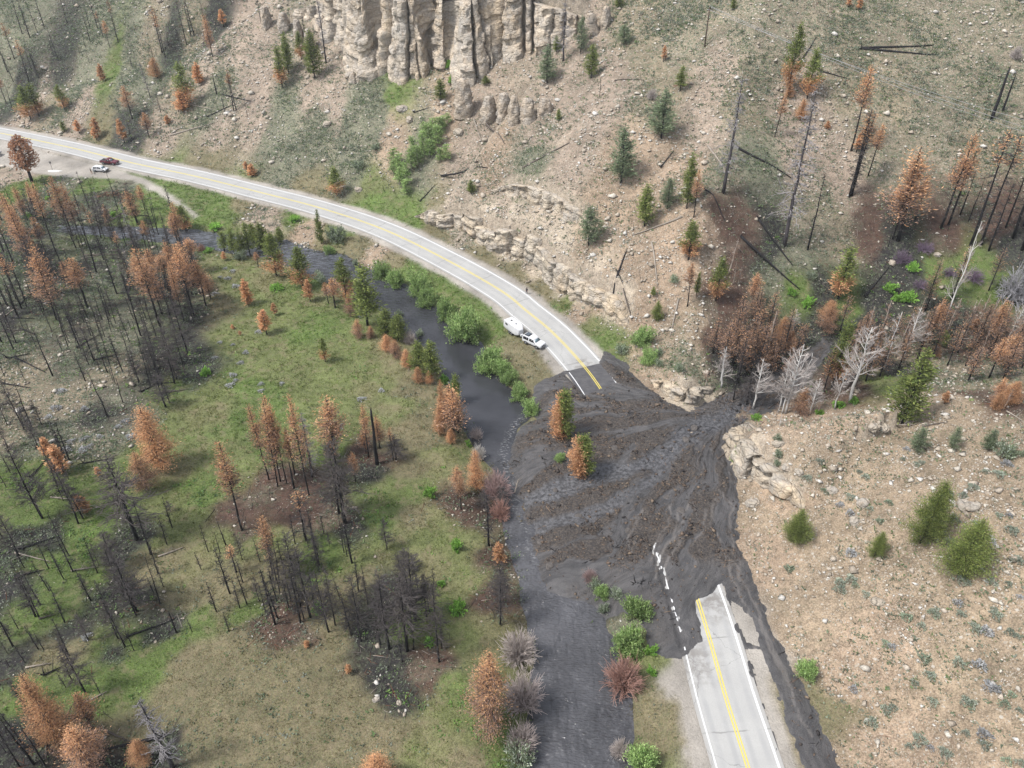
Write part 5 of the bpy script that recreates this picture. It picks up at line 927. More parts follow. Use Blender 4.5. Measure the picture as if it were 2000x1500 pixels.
def plant(i):
    pl, gp_, kind, px, py, ty, hw = TREES[i]; P = bases[i]
    px_, _, dep = proj(P[0], P[1], P[2])
    lo, hi = 0.0, 45.0                               # height whose top appears at ty
    for k in range(26):
        m = (lo+hi)/2; _, yy, _ = proj(P[0], P[1], P[2]+m)
        if yy > ty: lo = m
        else: hi = m
    h = max(.35, lo); nm, cat, desc, r0 = KIND[kind]
    wr = (hw*dep/FPX) if hw else None
    rot = (0, 0, rgT.uniform(0, 6.283))
    if kind in PROTO:
        tm, cm = rgT.choice(PROTO[kind])
        s = h if wr is None else min(max(wr/RAD[kind], h*.5), h*2.0)
        if wr is None: s = h*rgT.uniform(1.0, 1.35)
        if kind == 'side': rot = (0, 0, rgT.uniform(-.35, .25))
        if kind in ('snag', 'grey', 'orange_top', 'orange', 'tan_aspen', 'aspen'): rot = (rgT.gauss(0, .02), rgT.gauss(0, .02), rot[2])
        root = link(nm, None, None, (P[0], P[1], P[2]), rot, (s, s, h))
        link('trunk', tm, root)
        if cm: link('crown', cm, root)
        if kind == 'broadleaf': link('foliage', BROWN_F, root)
    else:
        s = (wr or h)*1.22; hz = h*.95
        if kind in ('willow', 'olive', 'bright'):
            # the top seen from above is the far edge of a dome
            hz = max(.3, min(h*1.1, wr*1.9 if wr else h))
            st, fo = rgT.choice(BUSH[kind]); root = link(nm, None, None, P, rot, (s, s, hz)); link('stems', st, root); link('foliage', fo, root)
        else:
            root = link(nm, rgT.choice(BARE[kind]), None, P, rot, (s, s, max(.4, min(h, s*1.9))))
    tag(root, LAB[i], cat, gp_)
for i in range(len(TREES)): plant(i)

POLES = [('in the crowded burned stand left of the meadow', [(0, 420), (200, 400), (330, 440), (400, 520), (395, 690), (330, 790), (180, 740), (0, 760)], 150, (18, 7)),
         ('on the burned slope at the lower left', [(0, 800), (120, 820), (200, 960), (330, 1060), (340, 1240), (220, 1300), (90, 1480), (0, 1490)], 60, (15, 6)),
         ('in the burned thicket above the lower meadow', [(430, 1060), (700, 1040), (870, 1110), (880, 1270), (790, 1300), (560, 1230), (430, 1160)], 44, (16, 6))]
rp = random.Random(41)
for pl, poly, n, (hm, hsd) in POLES:
    c = 0
    while c < n:
        x, y = rp.uniform(0, 900), rp.uniform(390, 1500)
        if not pip(poly, np.array([x]), np.array([y]))[0]: continue
        c += 1; P = hit(x, y)[0]; dep = proj(*P)[2]; h = max(3, rp.gauss(hm, hsd)*.42); s = h*rp.uniform(.8, 1.3); tm, cm = rp.choice(PROTO['snag'][:3]+PROTO['bushy_snag'])
        r = link('burned_pole', None, None, P, (rp.gauss(0, .03), rp.gauss(0, .03), rp.uniform(0, 6.28)), (s, s, h)); link('trunk', tm, r); link('crown', cm, r)
        tag(r, f'slender charred pole {pl}', 'burned tree', f'charred poles {pl}')
# ------------------------------------------------------------------ ground scatter: stones, grass, low plants, twigs (nobody could count them)
rgS = np.random.default_rng(77)
def in_view(P, m=240):
    px, py, d = proj(P[:, 0], P[:, 1], P[:, 2]); return (px > -m) & (px < 2000+m) & (py > -m) & (py < 1500+m) & (d > 5)
def scatter(n, W, near=1.0):
    """n points with density W, seen in roughly equal numbers near and far"""
    x = rgS.uniform(-200, 200, n*8); y = rgS.uniform(34, 345, n*8); p = grid_at(W, x, y)*np.clip((95/np.maximum(y, 40))**near, .1, 1)
    k = rgS.random(n*8) < p; x, y = x[k], y[k]; P = np.stack([x, y, grid_at(Z, x, y)], -1); P = P[in_view(P)]
    return P[:n] if len(P) > n else P
offroad = (dR > 5.4)*(sr < -.3)*(sdf(mud_poly, X, Y) < -.5)*1.0
def cards_at(name, P, k, ln, wd, cols, spreadr, upk=.8, kind='stuff'):
    n = len(P); PP = np.repeat(P, k, 0)+np.c_[rgS.normal(0, 1, (n*k, 2))*spreadr[:, None].repeat(k, 0), np.full(n*k, .02)]
    D = rgS.normal(0, 1, (n*k, 3)); D[:, 2] = np.abs(D[:, 2])*upk+.25; D /= np.linalg.norm(D, axis=1)[:, None]
    S = np.cross(D, rgS.normal(0, 1, D.shape)); S /= np.linalg.norm(S, axis=1)[:, None]; l = np.repeat(ln, k)[:, None]*rgS.uniform(.6, 1.3, (n*k, 1)); w_ = np.repeat(wd, k)[:, None]
    V = np.stack([PP, PP+D*l*.5+S*w_, PP+D*l, PP+D*l*.5-S*w_], 1).reshape(-1, 3)
    c = np.repeat(np.repeat(cols, k, 0)*rgS.uniform(.8, 1.2, (n*k, 1)), 4, 0)
    o = link(name, mesh_np(name, V, np.arange(n*k*4).reshape(-1, 4), [M_LEAF], c)); return tag(o, kind=kind)
def rocks(name, P, size, cols, flatten=.6, sink=.25):
    O = np.array([(1, 0, 0), (-1, 0, 0), (0, 1, 0), (0, -1, 0), (0, 0, 1), (0, 0, -1), (.7, .7, .3), (-.7, -.6, .3)], float); Ft = np.array([(0, 6, 4), (6, 2, 4), (2, 1, 4), (1, 7, 4), (7, 3, 4), (3, 0, 4), (0, 2, 6), (1, 3, 7), (2, 0, 5), (1, 2, 5), (3, 1, 5), (0, 3, 5)])
    n = len(P); J = O[None]*rgS.uniform(.6, 1.35, (n, 8, 1))+rgS.normal(0, .14, (n, 8, 3)); a = rgS.uniform(0, 6.283, n); c, s = np.cos(a), np.sin(a)
    el = rgS.uniform(.5, 1.1, n); x = J[..., 0]; y = J[..., 1]*el[:, None]
    J = np.stack([x*c[:, None]-y*s[:, None], x*s[:, None]+y*c[:, None], J[..., 2]*flatten], -1)*size[:, None, None]
    V = (P[:, None, :]+J+np.array([0, 0, 1])*(size*sink)[:, None, None]).reshape(-1, 3); F = (Ft[None]+np.arange(n)[:, None, None]*8).reshape(-1, 3)
    return tag(link(name, mesh_np(name, V, F, [M_STONE], np.repeat(cols, 8, 0))), kind='stuff')
def pal(cs, n): return np.array([C3(*c) for c in cs])[rgS.integers(0, len(cs), n)]*rgS.uniform(.85, 1.12, (n, 1))
st_w = stone*offroad*(1-.5*veg)*(.25+1.5*np.clip(fbm(X, Y, 12, 141, 3)+.45, 0, 1)**2)
P = scatter(68000, st_w*(.25+1.1*sst(-.1, .2, fbm(X, Y, 3.5, 147, 3))), .3); rocks('loose_stones', P, np.clip(rgS.lognormal(-1.9, .55, len(P)), .07, .75)*np.clip(.75+P[:, 1]/300, .8, 1.7), pal([(232, 222, 206), (214, 200, 182), (240, 234, 224), (196, 182, 164)], len(P)))
tal = np.zeros(X.shape)                                # talus below the ledges and on the river bank
for ln, hp in zip(cliff_lines, cliff_h):
    d, s_, a = seg_dist(ln, X, Y); tal = np.maximum(tal, (s_ < 0)*sst(9, 1, d)*.8)
P = scatter(2600, tal*offroad*(.3+fbm(X, Y, 5, 142, 2)), .3); rocks('talus', P, np.clip(rgS.lognormal(-1.5, .6, len(P)), .1, 1.1), pal([(226, 210, 188), (208, 190, 168), (232, 222, 206)], len(P)))
rb = sst(-3.2, -1.2, sr)*(sr < .3)*(sR < 0)*(dR > 5)*sst(150, 160, Y); P = scatter(1500, rb*(.3+fbm(X, Y, 7, 143, 2)), .2); rocks('river_stones', P, np.clip(rgS.lognormal(-1.3, .45, len(P)), .12, .8), pal([(226, 216, 200), (206, 194, 178), (190, 180, 168)], len(P)))
M_MUDROCK = mat_simple('muddy_stone', C3(112, 106, 102), .8, nscale=2, bump=.4)
rb2 = sst(-2.6, -.8, sr)*(sr < .5)*(Y < 150)*(sdf(mud_poly, X, Y) < 0); P = scatter(900, rb2*(.25+fbm(X, Y, 5, 183, 2)), .2); rocks('bank_stones', P, np.clip(rgS.lognormal(-1.6, .45, len(P)), .1, .6), pal([(190, 180, 166), (150, 142, 132), (110, 104, 98)], len(P)))
P = scatter(1500, rb2*(.3+fbm(X, Y, 6, 184, 2)), .2); cards_at('bank_plants', P, 9, np.clip(rgS.normal(.45, .12, len(P)), .2, .8), np.full(len(P), .07), pal([(150, 168, 110), (170, 156, 120), (128, 150, 94)], len(P))*1.25, np.full(len(P), .3), .7)
big = [(1520, 870), (1535, 915), (1470, 985), (1560, 925), (1705, 842), (1725, 838), (1684, 986), (1625, 960), (1668, 1020), (1712, 1180), (1880, 990), (1900, 992), (685, 150), (785, 215), (800, 235), (735, 1368), (780, 1376), (640, 245), (895, 260), (950, 462), (700, 372), (1742, 515), (1830, 500), (1760, 700), (2, 398)]
bp = hit([b[0] for b in big], [b[1] for b in big])
def boulder(i, P, s):
    rg = np.random.default_rng(900+i); bm = bmesh.new(); bmesh.ops.create_icosphere(bm, subdivisions=3, radius=1)
    for v in bm.verts:
        c = np.array(v.co); q = 1+.35*float(fbm(np.array([c[0]*1.5+i*7]), np.array([c[1]*1.5+c[2]*2]), 1, 5, 3)[0])*2
        v.co = Vector((c[0]*q*1.1, c[1]*q*.85, max(-.4, min(.62, c[2]*q*.8))))
    me = bpy.data.meshes.new('boulder'); bm.to_mesh(me); bm.free(); a = me.attributes.new('col', 'FLOAT_COLOR', 'POINT'); a.data.foreach_set('color', np.tile([*C3(222, 208, 188), 1], (len(me.vertices), 1)).astype(np.float32).ravel()); me.materials.append(M_ROCK)
    return link('boulder', me, None, (P[0], P[1], P[2]+.1*s), (0, 0, i*1.7), (s, s, s))
BW = ['below the bluff top on the right slope', 'on the right slope', 'on the right slope', 'on the right slope', 'on the right slope above the junipers', 'on the right slope above the junipers', 'on the right slope', 'on the right slope', 'on the right slope', 'on the right slope under a juniper', 'right of the big junipers', 'right of the big junipers', 'standing left of the tall cliff foot', 'on the grassy slope under the cliff', 'on the grassy slope under the cliff', 'at the edge of the burned clump', 'on the lower meadow', 'on the slope left of the cliff', 'above the sapling thicket', 'white block on the road-cut ledge', 'beside the road at the bend', 'by the lilac shrubs', 'by the black trunks', 'in the side gully', 'at the left edge']
for i, (P, b) in enumerate(zip(bp, big)):
    dep = proj(*P)[2]; o = boulder(i, P, [.9, .8, 1, .7, 1, .9, .9, .8, .8, .8, .9, 1, 1.8, 1.5, 1.2, .9, .7, 1.3, 1.4, 1.3, 1, .8, .7, .8, 1][i]*(.5 if 15 <= i <= 16 else 1))
    same = [j for j in range(len(big)) if BW[j] == BW[i]]; same.sort(key=lambda j: big[j][0])
    tag(o, f'pale limestone boulder {BW[i]}' + ('' if len(same) == 1 else (', rightmost' if same[-1] == i else ', '+ORD[same.index(i)])), 'boulder', 'pale boulders on the slopes')
OUT = [(906, 222, 140, 15, 'below the cliff at the foot of its long fin'), (985, 232, 172, 13, 'right of the long cliff fin'), (1004, 238, 176, 12, 'right of the long cliff fin'), (1030, 234, 184, 14, 'right of the long cliff fin'), (1064, 222, 186, 12, 'right of the long cliff fin'), (955, 232, 178, 13, 'right of the long cliff fin'), (584, 78, 32, 10, 'left of the tall cliff'), (606, 100, 50, 9, 'left of the tall cliff'), (556, 60, 20, 10, 'left of the tall cliff'), (522, 52, 6, 9, 'left of the tall cliff'), (632, 66, 26, 10, 'left of the tall cliff'), (690, 160, 140, 7, 'at the cliff foot beside green grass'), (1152, 70, 20, 12, 'at the right end of the tall cliff'), (1182, 50, 8, 10, 'at the right end of the tall cliff')]
op = hit([o[0] for o in OUT], [o[1] for o in OUT])
for i, (P, o_) in enumerate(zip(op, OUT)):
    dep = proj(*P)[2]; wd_ = 1.25*o_[3]*dep/FPX; hh = (o_[1]-o_[2])*dep/FPX*.82; nu, nv = 26, 22; a = np.linspace(0, 2*np.pi, nu, endpoint=False); V = []; Cc = []
    for j in range(nv+1):
        v = j/nv; lev = np.floor(v*hh/.9); cs, sn = np.cos(a), np.sin(a); sq = (np.abs(cs)**3+np.abs(sn)**3)**(-1/3)
        r = wd_*sq*(1-.55*v**2.2)*(1+.45*fbm(a*2+i*9, v*3+a*0, .9, 60+i, 3)+.22*(hsh(np.floor(a*2.2), a*0+lev, i)-.5))*(1 if v < .999 else .2)
        V.append(np.c_[cs*r, sn*r*.8, a*0-1+v*(hh+1)]); Cc.append(np.array(C3(226, 208, 186))*(.8+.4*hsh(np.floor(a*2.2), a*0+lev, i+9))[:, None])
    F = [(j*nu+k, j*nu+(k+1) % nu, (j+1)*nu+(k+1) % nu, (j+1)*nu+k) for j in range(nv) for k in range(nu)]
    V = np.vstack(V+[[[0, 0, hh]]]); n0 = (nv+1)*nu; F3 = np.vstack([to_tris(np.array(F)), [(nv*nu+k, nv*nu+(k+1) % nu, n0) for k in range(nu)]])
    ob = link('rock_outcrop', mesh_np('rock_outcrop', V, F3, [M_ROCK], np.vstack(Cc+[[C3(226, 208, 186)]])), None, P, (0, 0, i*.8))
    same = sorted([j for j in range(len(OUT)) if OUT[j][4] == o_[4]], key=lambda j: OUT[j][0])
    tag(ob, f'blocky pale rock pillar {o_[4]}'+('' if len(same) == 1 else (', rightmost' if same[-1] == i else ', '+ORD[same.index(i)])), 'rock outcrop', 'rock pillars around the cliff')
# grass and herbs
gw = grass*offroad*np.clip(.35+1.6*(fbm(X, Y, 4, 144, 3)+.3), 0, 1)
P = scatter(50000, gw, .9); gc = np.stack([grid_at(base[..., k], P[:, 0], P[:, 1]) for k in range(3)], -1)*1.15*rgS.choice([.6, .85, 1.1, 1.35], (len(P), 1))
cards_at('grass', P, 5, np.clip(rgS.normal(.3, .1, len(P)), .12, .6)*np.clip(.7+P[:, 1]/250, .8, 1.6), np.full(len(P), .03)*np.clip(.6+P[:, 1]/120, .8, 2.2), gc*np.array([1.05, 1.12, .85]), np.full(len(P), .22))
P = scatter(13000, (Wk['g']*1.0+Wk['K']*.35+Wk['G']*.4*left+Wk['M']*.16)*offroad*sst(-.02, .22, fbm(X, Y, 7, 145, 3)), .7)
cards_at('herbs', P, 9, np.clip(rgS.normal(.34, .1, len(P)), .15, .7), np.clip(rgS.normal(.1, .03, len(P)), .05, .2), pal([(140, 176, 96), (124, 158, 92), (160, 190, 114), (132, 162, 108)], len(P))*1.3, np.clip(rgS.normal(.28, .08, len(P)), .1, .5), .5)
P = scatter(70000, (veg*.8+.14*stone)*offroad*(.15+sst(-.12, .2, fbm(X, Y, 10, 146, 3)))*(1-grass*.8), .15)
cards_at('low_brush', P, 6, np.clip(rgS.normal(.36, .12, len(P)), .18, .8)*np.clip(P[:, 1]/150, .85, 1.5), np.clip(rgS.normal(.11, .03, len(P)), .05, .2), pal([(166, 178, 152), (150, 166, 134), (184, 190, 172), (140, 148, 128), (142, 162, 114)], len(P))*1.3, np.clip(rgS.normal(.34, .12, len(P)), .12, .7), .45)
# twigs and scorched needles on the burned ground
P = scatter(12000, (Wk['K']+Wk['N']+.25*Wk['G']+.12*Wk['O']+.1*Wk['P']+.1*Wk['T'])*offroad, .5); MBt = MB()
n = len(P); a = rgS.uniform(0, 6.283, n); L_ = np.clip(rgS.lognormal(-.2, .5, n), .3, 3.0); r_ = np.clip(.02+L_*.012, .02, .06)
d = np.stack([np.cos(a), np.sin(a), np.zeros(n)], -1); E1 = P-d*L_[:, None]/2; E2 = P+d*L_[:, None]/2
for E in (E1, E2): E[:, 2] = grid_at(Z, E[:, 0], E[:, 1])+.05
nn = np.stack([-d[:, 1], d[:, 0], np.zeros(n)], -1)*r_[:, None]; u_ = np.array([0, 0, 1.])*r_[:, None]*1.7
V = np.stack([E1+nn, E1-nn, E1+u_, E2+nn*.5, E2-nn*.5, E2+u_*.5], 1).reshape(-1, 3); Ft = np.array([(0, 3, 5), (0, 5, 2), (1, 2, 5), (1, 5, 4), (0, 2, 1), (3, 4, 5)])
F = (Ft[None]+np.arange(n)[:, None, None]*6).reshape(-1, 3)
tag(link('fallen_twigs', mesh_np('fallen_twigs', V, F, [M_STICK], np.repeat(pal([(60, 56, 56), (52, 50, 52), (120, 112, 106), (176, 166, 156), (140, 96, 76)], n), 6, 0))), kind='stuff')
# clods, sticks and bark caught in the mud
n = 22000; x = rgS.uniform(mx[0], mx[-1], n*4); y = rgS.uniform(my[0], my[-1], n*4)
ix = np.clip(((x-mx[0])/.24).astype(int), 0, len(mx)-1); iy = np.clip(((y-my[0])/.24).astype(int), 0, len(my)-1)
pc = (coarse[iy, ix]**1.2+.16)*(ms[iy, ix] > .4)*~((mdR[iy, ix] < 4.4) & (MY[iy, ix] < up(1385, 1262)[1]))*(film_sd[iy, ix] < 0)*np.where(lowroad[iy, ix] & (dl[iy, ix] < .7), 0, 1)*(.35+fbm(x, y, 3, 150, 3)*1.5); k = rgS.random(n*4) < pc; x, y = x[k][:n], y[k][:n]; zz_ = mzq[iy, ix][k][:n]
Pm = np.stack([x, y, zz_], -1)
rocks('mud_clods', Pm[::2], np.clip(rgS.lognormal(-2.1, .5, len(Pm[::2])), .05, .4), pal([(96, 86, 80), (128, 110, 96), (70, 66, 66), (150, 132, 114)], len(Pm[::2])))
P = Pm[1::2]; n = len(P); a = rgS.uniform(0, 6.283, n); L_ = np.clip(rgS.lognormal(-1.0, .6, n), .12, 1.8); r_ = np.clip(.025+L_*.02, .025, .07); d = np.stack([np.cos(a), np.sin(a), rgS.normal(0, .2, n)], -1); E1 = P-d*L_[:, None]/2; E2 = P+d*L_[:, None]/2
nn = np.stack([-d[:, 1], d[:, 0], np.zeros(n)], -1)*r_[:, None]; u_ = np.array([0, 0, 1.])*r_[:, None]*1.8
V = np.stack([E1+nn, E1-nn, E1+u_, E2+nn*.6, E2-nn*.6, E2+u_*.6], 1).reshape(-1, 3); F = (Ft[None]+np.arange(n)[:, None, None]*6).reshape(-1, 3)
tag(link('driftwood_bits', mesh_np('driftwood_bits', V, F, [M_STICK], np.repeat(pal([(84, 70, 60), (120, 98, 82), (50, 47, 47), (150, 128, 108), (46, 44, 46)], n), 6, 0))), kind='stuff')
# sagebrush on the near right slope: the larger ones one by one
sgp = [(1540, 1115), (1660, 975), (1690, 935), (1700, 995), (1735, 985), (1800, 905), (1660, 1085), (1717, 1022), (1640, 990), (1660, 1005), (1612, 963), (1677, 925), (1627, 920), (1762, 900), (1790, 910), (1924, 925), (1950, 930), (1965, 910), (1900, 955), (1880, 970), (1850, 970), (1950, 1010), (1970, 1010), (1860, 1020), (1840, 1045), (1910, 1030), (1975, 1040), (1930, 1060), (1855, 1065), (1640, 1140), (1662, 1135), (1640, 1155), (1670, 1145), (1690, 1165), (1730, 1262), (1742, 1265), (1805, 1290), (1815, 1325), (1785, 1338), (1820, 1200), (1825, 1198), (1870, 1180), (1875, 1205), (1880, 1140), (1935, 1140), (1968, 1145), (1990, 1170), (1940, 1195), (1945, 1205), (1905, 1235), (1925, 1238), (1970, 1240), (1985, 1245), (1665, 1350), (1730, 1390), (1745, 1385), (1700, 1415), (1775, 1460), (1795, 1450), (1815, 1465), (1845, 1475), (1820, 1375), (1885, 1372), (1895, 1380), (1870, 1300), (1910, 1305), (1930, 1345), (1945, 1350), (1975, 1360), (1960, 1380), (1990, 1390), (1885, 1435), (1920, 1440), (1920, 1460), (1965, 1490), (1990, 1495), (1770, 1210), (1800, 1225), (1985, 1100), (1770, 880), (1600, 905), (1575, 940)]
sp3 = hit([s_[0] for s_ in sgp], [s_[1] for s_ in sgp])
for i, (P, s_) in enumerate(zip(sp3, sgp)):
    r = random.Random(500+i); sz = r.uniform(.45, .9); v = r.choice([0, 0, 1, 2, 3])
    tag(link('sagebrush', SAGE[v], None, P, (0, 0, r.uniform(0, 6.28)), (sz, sz*r.uniform(.8, 1.1), sz*r.uniform(.7, 1))), 'low grey-green sagebrush clump among pale stones on the right slope', 'shrub', 'sagebrush clumps on the right slope')
mp = [(440, 525), (445, 545), (455, 532), (430, 542), (460, 560), (420, 575), (505, 650), (455, 675), (430, 670), (480, 690), (470, 710), (455, 735), (420, 700), (745, 765), (706, 782), (665, 835), (550, 750), (510, 765), (510, 752), (460, 745), (450, 755), (160, 860), (140, 865), (175, 875), (160, 880), (170, 855), (195, 855), (130, 880), (110, 800), (165, 800), (95, 815), (120, 765), (245, 825), (230, 835), (255, 855), (170, 1245), (705, 620), (680, 600), (640, 570)]
mp3 = hit([s_[0] for s_ in mp], [s_[1] for s_ in mp])
for i, P in enumerate(mp3):
    r = random.Random(700+i); sz = r.uniform(.5, 1.0)
    tag(link('sagebrush', SAGE[2], None, P, (0, 0, r.uniform(0, 6.28)), (sz, sz*r.uniform(.7, 1), sz*.55)), 'small pale blue-grey sagebrush clump in the grass of the meadow', 'shrub', 'pale sagebrush clumps in the meadow')

# ------------------------------------------------------------------ fallen logs
LOGS = [(1360, 188, 1650, 210, 'k'), (1362, 188, 1640, 184, 'k'), (1680, 97, 1830, 108, 'k'), (1682, 97, 1820, 92, 'k'), (1440, 290, 1540, 345, 'k'), (1375, 370, 1415, 430, 'k'), (1480, 428, 1545, 520, 'k'), (1447, 465, 1560, 565, 'k'), (1330, 428, 1232, 464, 'w'), (1200, 590, 1222, 490, 'k'), (1205, 532, 1212, 558, 'k'), (1217, 565, 1234, 632, 'g'), (1275, 478, 1284, 565, 'w'), (1322, 588, 1308, 665, 'w'), (1690, 582, 1740, 525, 'k'), (1600, 140, 1655, 158, 'k'), (1560, 125, 1592, 75, 'k'), (1050, 160, 1210, 175, 'g')]
LOGS = [(1680, 97, 1832, 109, 'k'), (1682, 96, 1822, 91, 'k'), (1440, 290, 1545, 350, 'k'), (1375, 372, 1415, 432, 'k'), (1480, 428, 1548, 520, 'k'), (1447, 465, 1562, 567, 'k'), (1332, 426, 1234, 462, 'w'), (1196, 592, 1224, 488, 'k'), (1205, 532, 1216, 560, 'k'), (1217, 565, 1234, 630, 'g'), (1272, 475, 1284, 562, 'w'), (1325, 585, 1308, 660, 'w'), (1688, 582, 1738, 520, 'k'), (1598, 140, 1658, 157, 'k'), (1562, 125, 1594, 74, 'k'), (1200, 160, 1252, 157, 'g'),
        (932, 318, 895, 345, 'k'), (862, 345, 952, 330, 'k'), (820, 395, 850, 362, 'k'), (925, 235, 942, 282, 'w'), (945, 238, 985, 282, 'g'), (808, 222, 840, 212, 'k'), (840, 215, 870, 226, 'w'), (1020, 330, 1112, 280, 'g'), (1290, 330, 1316, 296, 'k'), (1382, 286, 1420, 350, 'w'), (370, 205, 415, 215, 'w'), (435, 186, 490, 200, 'k'), (405, 230, 455, 205, 'k'), (332, 266, 415, 243, 'w'), (335, 262, 370, 240, 'w'), (310, 80, 342, 94, 'g'),
        (165, 500, 260, 497, 'g'), (40, 460, 75, 455, 'k'), (40, 595, 65, 573, 'k'), (10, 620, 35, 600, 'w'), (70, 590, 140, 602, 'g'), (250, 570, 265, 545, 'k'), (30, 700, 90, 730, 'k'), (150, 680, 195, 655, 'k'), (60, 935, 97, 895, 'k'), (250, 1245, 345, 1210, 'k'), (320, 1440, 120, 1485, 'k'), (120, 1430, 65, 1420, 'g'), (210, 1432, 265, 1455, 'g'), (90, 1410, 92, 1490, 'g'), (1005, 965, 1012, 940, 'w'), (1275, 985, 1288, 992, 'k'), (1385, 812, 1405, 795, 'w'), (1470, 822, 1490, 790, 'g'), (1570, 715, 1605, 685, 'g'), (1750, 832, 1790, 830, 'w'), (1965, 805, 1995, 825, 'w'), (1455, 862, 1472, 845, 'w'), (1190, 835, 1204, 836, 'k'), (1225, 812, 1232, 822, 'k'), (1150, 1098, 1178, 1070, 'k'), (1300, 955, 1320, 950, 'g'), (1060, 900, 1072, 930, 'k'), (1115, 990, 1140, 1000, 'g'), (1200, 1075, 1225, 1060, 'k'), (1340, 860, 1365, 848, 'g'), (1255, 1140, 1275, 1150, 'k'), (1085, 1080, 1105, 1100, 'k'), (1400, 900, 1418, 885, 'g'), (1240, 1142, 1258, 1146, 'k'), (1500, 800, 1545, 770, 'g'), (1850, 665, 1905, 662, 'w'), (1855, 645, 1900, 640, 'g'), (1975, 660, 2000, 640, 'w'), (1940, 650, 2000, 645, 'g'), (1800, 835, 1850, 826, 'g')]
rl = random.Random(12)
for k in range(46):
    pl_ = POLES[0][1] if k < 32 else POLES[1][1]
    while True:
        x, y = rl.uniform(0, 420), rl.uniform(400, 1490)
        if pip(pl_, np.array([x]), np.array([y]))[0]: break
    a_ = rl.uniform(-.7, .5); L_ = rl.uniform(22, 60)*(1 if k < 32 else 1.3); LOGS.append((x, y, x+L_*math.cos(a_), y+L_*math.sin(a_)*.7, rl.choice('kkkgw')))
LC = {'k': ((48, 46, 48), 'charred black fallen log'), 'w': ((186, 174, 160), 'weathered pale fallen log'), 'g': ((118, 108, 100), 'grey-brown fallen log')}
def place_words(px, py):
    if px < 560 and py < 270: return 'on the slope above the far road'
    if px < 460 and py < 560: return 'in the far burned stand'
    if px < 460 and py < 660: return 'in the middle burned stand'
    if px < 460 and py < 800: return 'in the near burned stand'
    if px < 560: return 'in the lower left woods'
    if px < 1120 and py < 420: return 'on the slope below the tall cliff'
    if 990 < px < 1450 and 760 < py < 1010: return 'in the mud flow'
    if px < 1345 and py < 700: return 'on the bare slope above the bend'
    if px >= 1345 and py < 200: return 'on the upper right slope'
    if py < 620 and px < 1760: return 'on the slope left of the burned gully'
    if py < 720: return 'beside the burned side gully'
    return 'on the right slope by the gully'
lw = {}
for i, l in enumerate(LOGS): lw.setdefault((LC[l[4]][1], place_words((l[0]+l[2])/2, (l[1]+l[3])/2)), []).append(i)
MB_ = [(1355, 838), (1360, 880), (1340, 862), (1310, 915), (1270, 930), (1300, 975), (1330, 1000), (1240, 1065), (1205, 1050), (1225, 1040), (1245, 1015), (1190, 1014), (1130, 1010), (1085, 960), (1150, 880), (1200, 880), (1410, 940), (1400, 980), (1290, 1050), (1055, 1060), (1075, 1110), (1110, 1075)]
for i, (b, P) in enumerate(zip(MB_, hit([b[0] for b in MB_], [b[1] for b in MB_]))):
    o = boulder(60+i, P, random.Random(i).uniform(.35, .8)); o.data.materials[0] = M_MUDROCK
    tag(o, 'mud-coated dark boulder stranded in the grey debris flow', 'boulder', 'mud-coated boulders in the debris flow')
h1 = hit([l[0] for l in LOGS], [l[1] for l in LOGS]); h2 = hit([l[2] for l in LOGS], [l[3] for l in LOGS])
for (wd_, pw), ids in lw.items():
    ids.sort(key=lambda i: LOGS[i][0]+LOGS[i][2])
    for k, i in enumerate(ids):
        a, b = h1[i], h2[i]; rg = np.random.default_rng(i+40); L = np.linalg.norm(b-a); q = np.linspace(0, 1, 9)[:, None]; Pl = a+(b-a)*q; Pl[:, 2] = np.maximum(Pl[:, 2], grid_at(Z, Pl[:, 0], Pl[:, 1])+.12)+.05; Pl[1:-1, 2] = (Pl[:-2, 2]+2*Pl[1:-1, 2]+Pl[2:, 2])/4
        Pl[:, :2] += rg.normal(0, .02*min(L, 6)/6, (9, 2)); r = np.linspace(.2, .07, 9)*min(1.5, max(.7, L/9)); cc = C3(*LC[LOGS[i][4]][0]); mb = MB(); mid = Pl[0]; mb.tube(Pl-mid, r, 7, cc); br = MB()
        for j in range(7):
            t = rg.integers(2, 8); dd = rg.normal(0, 1, 3); dd[2] = abs(dd[2]); br.tube([Pl[t]-mid, Pl[t]-mid+dd*.35, Pl[t]-mid+dd*rg.uniform(.5, 1.1)], [.04, .025, .01], 4, cc, cap=False)
        if LOGS[i][4] == 'k':
            for j in range(5): dd = rg.normal(0, 1, 3); dd[2] = abs(dd[2]); br.tube([Pl[0]-mid, Pl[0]-mid+dd*.5], [.1, .03], 4, cc)
        o = link('fallen_log', mb.mesh('fallen_log', [M_STICK]), None, mid); link('branch_stubs', br.mesh('branch_stubs', [M_STICK]), o)
        tag(o, f'{wd_} {pw}'+('' if len(ids) == 1 else (', the left one' if k == 0 else ', the right one') if len(ids) == 2 else (', rightmost' if k == len(ids)-1 else ', '+ORD[k])), 'log', 'fallen logs on the burned slopes')
def pile(name, px, py, n, R_, hgt, cols, lab):
    P = hit(px, py)[0]; rg = np.random.default_rng(int(px)); mb = MB()
    for k in range(n):
        c = np.r_[rg.normal(0, R_, 2)*[1.6, .7], 0]; c[2] = abs(rg.normal(0, hgt))*math.exp(-(c[0]/R_/1.6)**2*.5); d = rg.normal(0, 1, 3)*[1, 1, .3]; d /= np.linalg.norm(d); L = rg.uniform(.6, 2.6)*R_*.5
        mb.tube([c-d*L/2, c+d*L*.1+rg.normal(0, .06, 3), c+d*L/2], [.06, .045, .02], 4, np.array(C3(*cols[rg.integers(0, len(cols))])), cap=False)
    return tag(link(name, mb.mesh(name, [M_STICK]), None, P), lab, 'brush pile')
